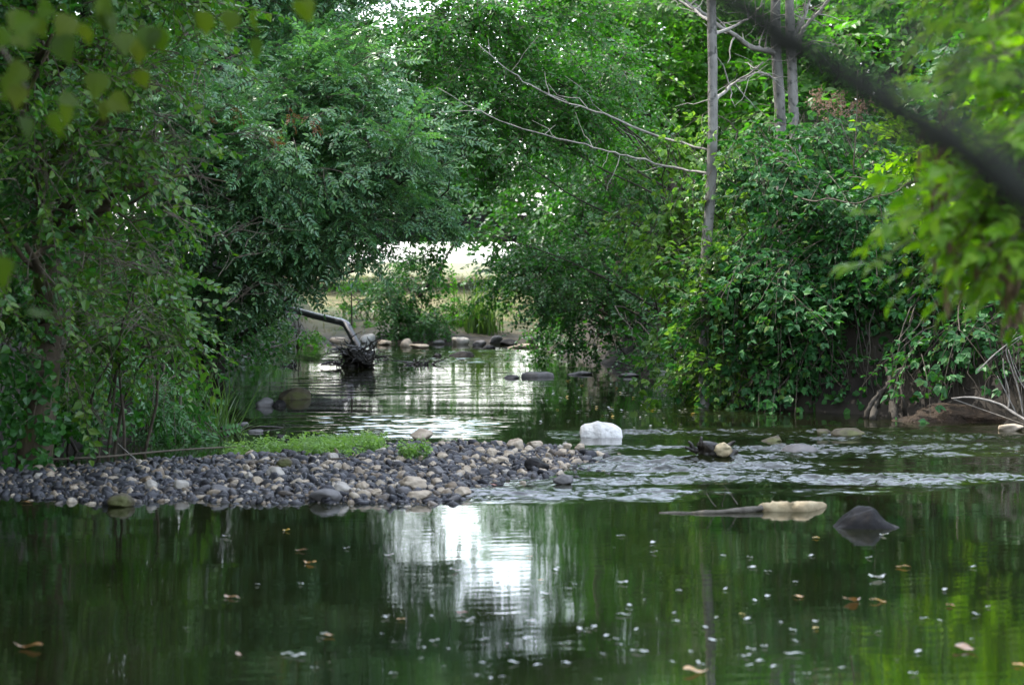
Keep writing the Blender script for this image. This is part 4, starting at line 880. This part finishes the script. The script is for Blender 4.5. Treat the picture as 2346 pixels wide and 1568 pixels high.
grassclump('arching dark grass tuft hanging at the shaded bank tip', 392, 960, 17.7, 30, .25, .9)
grassclump('fresh small sprouting plant beside the white lump of rock', 1545, 860, 24.6, 8, .08, .6, 'light')
gp = np.stack([rng.uniform(-9, 7, 9000), rng.uniform(38.3, 60, 9000)], -1); gz = ground_h(gp[:, 0], gp[:, 1])
tag(link('grass', scatter('grass', 'blade', np.concatenate([gp, gz[:, None]], 1), np.concatenate([rng.normal(0, 1, (9000, 2)), np.zeros((9000, 1))], 1), .17, ['drygrass'], roll=.15)), 'dry yellow grass covering the far slope', kind='stuff')
# undergrowth that covers both banks
up = []
for _ in range(15000):
    x, y = rng.uniform(-14, 14), rng.uniform(2.5, 46)
    l_ = np.interp(y, LB[:, 0], LB[:, 1]) - x; r_ = x - np.interp(y, RB[:, 0], RB[:, 1])
    if max(l_, r_) < .15 or (y > 37 and -5.5 < x < 1.5): continue
    if r_ > 0 and 16 < y < 20 and x < 4.6: continue
    if y < 11 and max(l_, r_) < .6: continue
    up.append((x, y, zg(x, y)))
for _ in range(2600):
    x, y = rng.uniform(.3, 5), rng.uniform(19.2, 39); r_ = x - np.interp(y, RB[:, 0], RB[:, 1])
    if .1 < r_ < 2: up.append((x, y, zg(x, y)))
for _ in range(1500):
    x, y = rng.uniform(-6.5, -2.5), rng.uniform(17, 37); l_ = np.interp(y, LB[:, 0], LB[:, 1]) - x
    if .35 < l_ < 2: up.append((x, y, zg(x, y)))
up = np.array(up); ud = rng.normal(0, .6, (len(up), 3)); ud[:, 2] = np.abs(ud[:, 2]) + .3
tag(link('undergrowth', scatter('undergrowth', 'alternate', up, ud, 1.1, ['alderdark', 'twig'])), 'dark leafy undergrowth along both banks', kind='stuff')
# wooded rise far behind, reads as one mass
P, D = fill_blobs([(np.array([x, y, zg(x, y) + h * .45]), np.array([4, 3, h * .55])) for x, y, h in ((-17, 48, 11), (-23, 40, 12), (-16, 32, 10), (-24, 30, 12), (13, 52, 10), (16, 46, 12), (22, 40, 12), (13, 36, 11), (20, 32, 12), (14, 28, 11))], 5)
tag(link('woods', scatter('woods', 'alternate_big', P, D, 1.9, ['alderdark', 'twig'])), 'dark wood closing off the slopes behind the stream', kind='stuff')

# 8 near box elder at the edge of the view, with its dark bough crossing close to the lens
nt = empty('box_elder', (2.5, 4.4, zg(2.5, 4.4)), 'sunlit yellow green box elder with drooping pointed leaves and a thick blurred bough', 'tree')
A = Acc(); b0 = np.array([2.5, 4.4, zg(2.5, 4.4) - .2]); A.add(*tube(curve(b0, b0 + (.1, .3, 5.5), 10, 0, .03), .11, .05, 10, True, .04)); link('trunk', A.mesh('trunk', ['bark'], True), nt)
A = Acc(); q = poly([np.array([2.5, 4.4, .95]), np.array([1.75, 2.9, .85]), at(2900, 900, 1.8), at(2560, 625, 1.3), at(2346, 462, 1.22), at(2180, 325, 1.18), at(1950, 185, 1.14), at(1760, 50, 1.1), at(1600, -70, 1.07), at(1300, -300, 1.0)], 6)
A.add(*tube(q, np.interp(np.linspace(0, 1, len(q)), [0, .3, .6, 1], [.03, .011, .009, .005]), None, 9, True, .13))
for i_ in (14, 20, 25, 29, 33, 38):
    A.add(*tube(curve(q[i_], q[i_] + rng.normal(0, .05, 3) + (-.06, .02, .09), 6, 0, .1), .0045, .0015, 5, False))
link('bough', A.mesh('bough', ['darkbark'], True), nt)
EB = [blob(2428, 30, 110, 60, 6.2, .3), blob(2388, 110, 90, 50, 6.0, .3), blob(2450, 190, 110, 100, 6.1, .4), blob(2428, 260, 80, 60, 6.0, .3), blob(2338, 330, 50, 40, 6.1, .25), blob(2338, 360, 70, 50, 6.1, .3), blob(2448, 360, 90, 80, 6.2, .4), blob(2393, 390, 100, 50, 6.0, .3), blob(2273, 410, 60, 25, 5.9, .2), blob(2455, 430, 90, 60, 6.2, .4), blob(2383, 470, 90, 30, 6.0, .25), blob(2263, 510, 60, 16, 5.9, .15), blob(2465, 490, 70, 40, 6.2, .3), blob(2398, 340, 60, 60, 6.3, .3),
      blob(2520, 300, 150, 330, 6.3, .6), blob(2560, -250, 320, 220, 6.4, .7), blob(2540, 540, 130, 130, 6.3, .5), blob(2348, -60, 90, 50, 6.2, .3)]
A = Acc()
for c, r in EB:
    z_ = float(np.clip(c[2] + .1, .8, 3.5)); A.add(*tube(poly([np.array([2.55, 4.6, z_ - .35]), np.array([2.5, 5.4, z_ - .1]), np.array([2.2, 6.1, z_]), c], 5), .014, .003, 6, False))
link('branch', A.mesh('branch', ['twig'], True), nt)
P, D = fill_blobs(EB, 480, droop=-.22, out=.5); D[:, 0] -= .5
link('crown', scatter('crown', 'boxelder', P, D, .6, ['elder', 'twig']), nt)
for px, py in ((2165, 215), (2240, 400), (2285, 450), (2310, 560), (2180, 540), (2330, 330), (2290, 500), (2150, 270)):
    P = np.array([at(px, py, 5.9)]); P = np.concatenate([P, P + (.02, .03, -.05)])
    link('seeds', scatter('seeds', 'seed', P, rng.normal(0, 1, (2, 3)) * (1, 1, 0), 1.1, ['seed'], roll=.1), nt)
# hazel boughs hanging in from above on the shaded side
hz = empty('hazel_tree', (-2.9, 3.2, zg(-2.9, 3.2)), 'hazel with big blurred yellow green leaves hanging in front of the shaded bank', 'tree')
A = Acc(); A.add(*tube(curve(np.array([-2.9, 3.2, zg(-2.9, 3.2) - .2]), np.array([-1.6, 3.5, 3.6]), 9, .1, .03), .05, .02, 8, True, .05)); link('trunk', A.mesh('trunk', ['bark'], True), hz)
HP, HD = [], []
for px, py, d, n_ in ((90, 30, 3.6, 4), (150, 70, 3.7, 3), (230, 20, 3.6, 4), (290, 90, 3.7, 3), (330, 110, 3.8, 2), (250, 230, 3.9, 2), (60, 170, 3.5, 2), (40, 250, 3.6, 2), (200, 180, 3.8, 2), (560, 40, 3.9, 2), (600, 95, 4, 1), (670, 20, 3.7, 2), (80, 725, 3.1, 1), (20, 590, 3.0, 1), (150, 250, 3.6, 2), (20, 60, 3.4, 3), (460, 30, 4, 2), (330, 60, 3.7, 2)):
    for _ in range(n_): HP.append(at(px, py, d * 1.3) + rng.normal(0, .025, 3)); HD.append(rng.normal(0, .5, 3) + (.1, 0, -.75))
A = Acc()
for (px, py, d) in ((90, 0, 4.7), (260, -20, 4.75), (560, 0, 5.1), (60, 200, 4.6)):
    A.add(*tube(curve(np.array([-1.9, 3.4, 2.9]), at(px, py, d), 9, .2, .04), .010, .003, 6, False))
link('branch', A.mesh('branch', ['twig'], True), hz)
# single leaves, each on a short stalk
V1, F1 = [], []; off = 0
HP, HD = np.array(HP), np.array(HD); Fm = frames(HD, np.tile([0, -1., .5], (len(HP), 1)) + rng.normal(0, .4, (len(HP), 3)), .5)
for i in range(len(HP)):
    L = rng.uniform(.046, .07); V, F = leaf_hi(L, L * .85, .15, .25); V1.append(V @ Fm[i].T + HP[i]); F1.append(F + off); off += len(V)
link('foliage', mesh_np('foliage', np.concatenate(V1), np.concatenate(F1), ['hazel']), hz)

# ------------------------------------------------------------------ fallen leaves on the water
def flat_leaf(seed, L, W, curl):
    g = np.random.default_rng(seed); V, F = leaf_hi(1, W / L, .12, 0, seed % 2 == 0); V[:, 1] -= .5
    V[:, 2] += curl * ((V[:, 1]) ** 2 * 1.4 + (V[:, 0]) ** 2 * 2) + .05 * np.sin(V[:, 1] * 7 + seed); V *= L; V[:, 2] -= V[:, 2].min()
    return V, F
LEAFM = {}
def floating(px, py, wpx, mat, label, group, curl=.3, name='fallen_leaf', cat='leaf', z=.004):
    key = (mat, int(rng.integers(0, 5)))
    if key not in LEAFM:
        V, F = flat_leaf(key[1] * 3 + 1, 1.0, [.55, .7, .45, .6, .35][key[1]], [.08, .16, .05, .2, .1][key[1]]); LEAFM[key] = mesh_np('fallen_leaf', V, F, [mat], None, True)
    c = on(px, py); o = bpy.data.objects.new(name, LEAFM[key]); COL.objects.link(o); o.location = (c[0], c[1], z)
    s = wpx / ppm(c[1]); o.scale = (s, s, s); o.rotation_euler = (rng.normal(0, .06), rng.normal(0, .06), R(90) + rng.normal(0, .6) + (math.pi if rng.random() < .5 else 0))
    return tag(o, label, cat, group)
sing = [(692, 1262, 30, 'f_brown', 'crumpled tan leaf floating just above a yellow one'), (708, 1291, 32, 'f_orange', 'yellow orange leaf floating just below a crumpled tan one'), (532, 1370, 44, 'f_brown', 'biggest curled brown leaf alone in the dark shaded water'),
        (62, 1485, 62, 'f_brown', 'long tan leaf floating in the darkest corner of the pool'), (920, 1420, 22, 'f_orange', 'round orange leaf by the reflection of the sky'), (750, 1457, 36, 'f_orange', 'orange leaf with a white tip in the middle of the pool'),
        (1595, 1541, 54, 'f_orange', 'brightest large orange leaf at the bottom of the picture'), (1828, 1368, 26, 'f_orange', 'rounded amber leaf on dark water below the black boulder'), (1870, 1233, 18, 'f_yellow', 'small golden leaf beside the black boulder'),
        (1955, 1378, 50, 'f_brown', 'flat reddish leaf beside a curled orange one'), (2010, 1378, 38, 'f_orange', 'curled orange leaf next to the flat reddish one'), (2012, 1325, 44, 'f_pale_glare', 'long pale tan leaf on the green reflection'),
        (2070, 1300, 34, 'f_orange', 'dull orange leaf on the bright green reflection'), (2178, 1388, 24, 'f_red', 'small dark red leaf on the bright green reflection'), (655, 1216, 16, 'f_yellow', 'tiny yellow leaf near the gravel front'),
        (1060, 1405, 26, 'f_red', 'reddish leaf in the white sky reflection'), (545, 1500, 28, 'f_brown', 'brown leaf with a white edge in the lower pool'), (1240, 1330, 16, 'f_orange', 'tiny orange leaf under the white reflections'), (1212, 1276, 16, 'f_orange', 'tiny orange leaf at the side of the white reflections'),
        (2335, 1525, 30, 'f_orange', 'ochre leaf in the corner under the green reflection'), (2215, 1490, 60, 'f_brown', 'large dull brown leaf under the green reflection'), (1130, 1112, 22, 'f_red', 'red leaf caught at the tip of the gravel bar'),
        (1700, 1408, 16, 'f_yellow', 'small amber leaf in the calm water straight below the rotten log'), (1868, 1440, 20, 'f_yellow', 'faint yellow leaf below the rounded amber leaf'), (60, 1152, 28, 'f_brown', 'tan leaf floating at the shaded end of the gravel front')]
for px, py, w_, m_, lab in sing: floating(px, py, w_ * 1.1, m_, lab, None)
g = np.random.default_rng(23)
pale = [(517, 1230, 24), (1045, 1308, 30), (1425, 1410, 40), (1630, 1468, 36), (1462, 1494, 48), (1820, 1470, 30), (1296, 1474, 30), (1212, 1424, 24), (1548, 1424, 24), (1710, 1420, 26), (1425, 1336, 26), (1380, 1500, 24), (1820, 1500, 50), (1600, 1520, 36), (1295, 1520, 26), (660, 1500, 34), (680, 1505, 40), (430, 1440, 18), (690, 1338, 20), (590, 1340, 20), (1180, 1520, 30), (1125, 1555, 24)]
for px, py, w_ in pale: floating(px, py, w_, 'f_pale_glare', 'leaf scrap coloured pale with sky glare on the calm foreground water', 'pale leaf scraps on the calm water')
for k in range(95):
    px = g.triangular(560, 1500, 2320); py = 1210 + 350 * g.random() ** .7
    floating(px, py, g.uniform(12, 26), 'f_pale_glare', 'leaf scrap coloured pale with sky glare on the calm foreground water', 'pale leaf scraps on the calm water')
for k in range(130):
    px, py = g.normal(1430, 130), g.normal(925, 32)
    if not (1180 < px < 1800 and 868 < py < 985) or py > 990: px, py = g.uniform(1300, 1560), g.uniform(880, 975)
    floating(px, py, g.uniform(7, 13), 'f_yellow' if g.random() < .16 else 'f_pale_glare', 'tiny fleck of leaf drifting on the pool beyond the white boulder', 'tiny flecks drifting on the shaded pool')
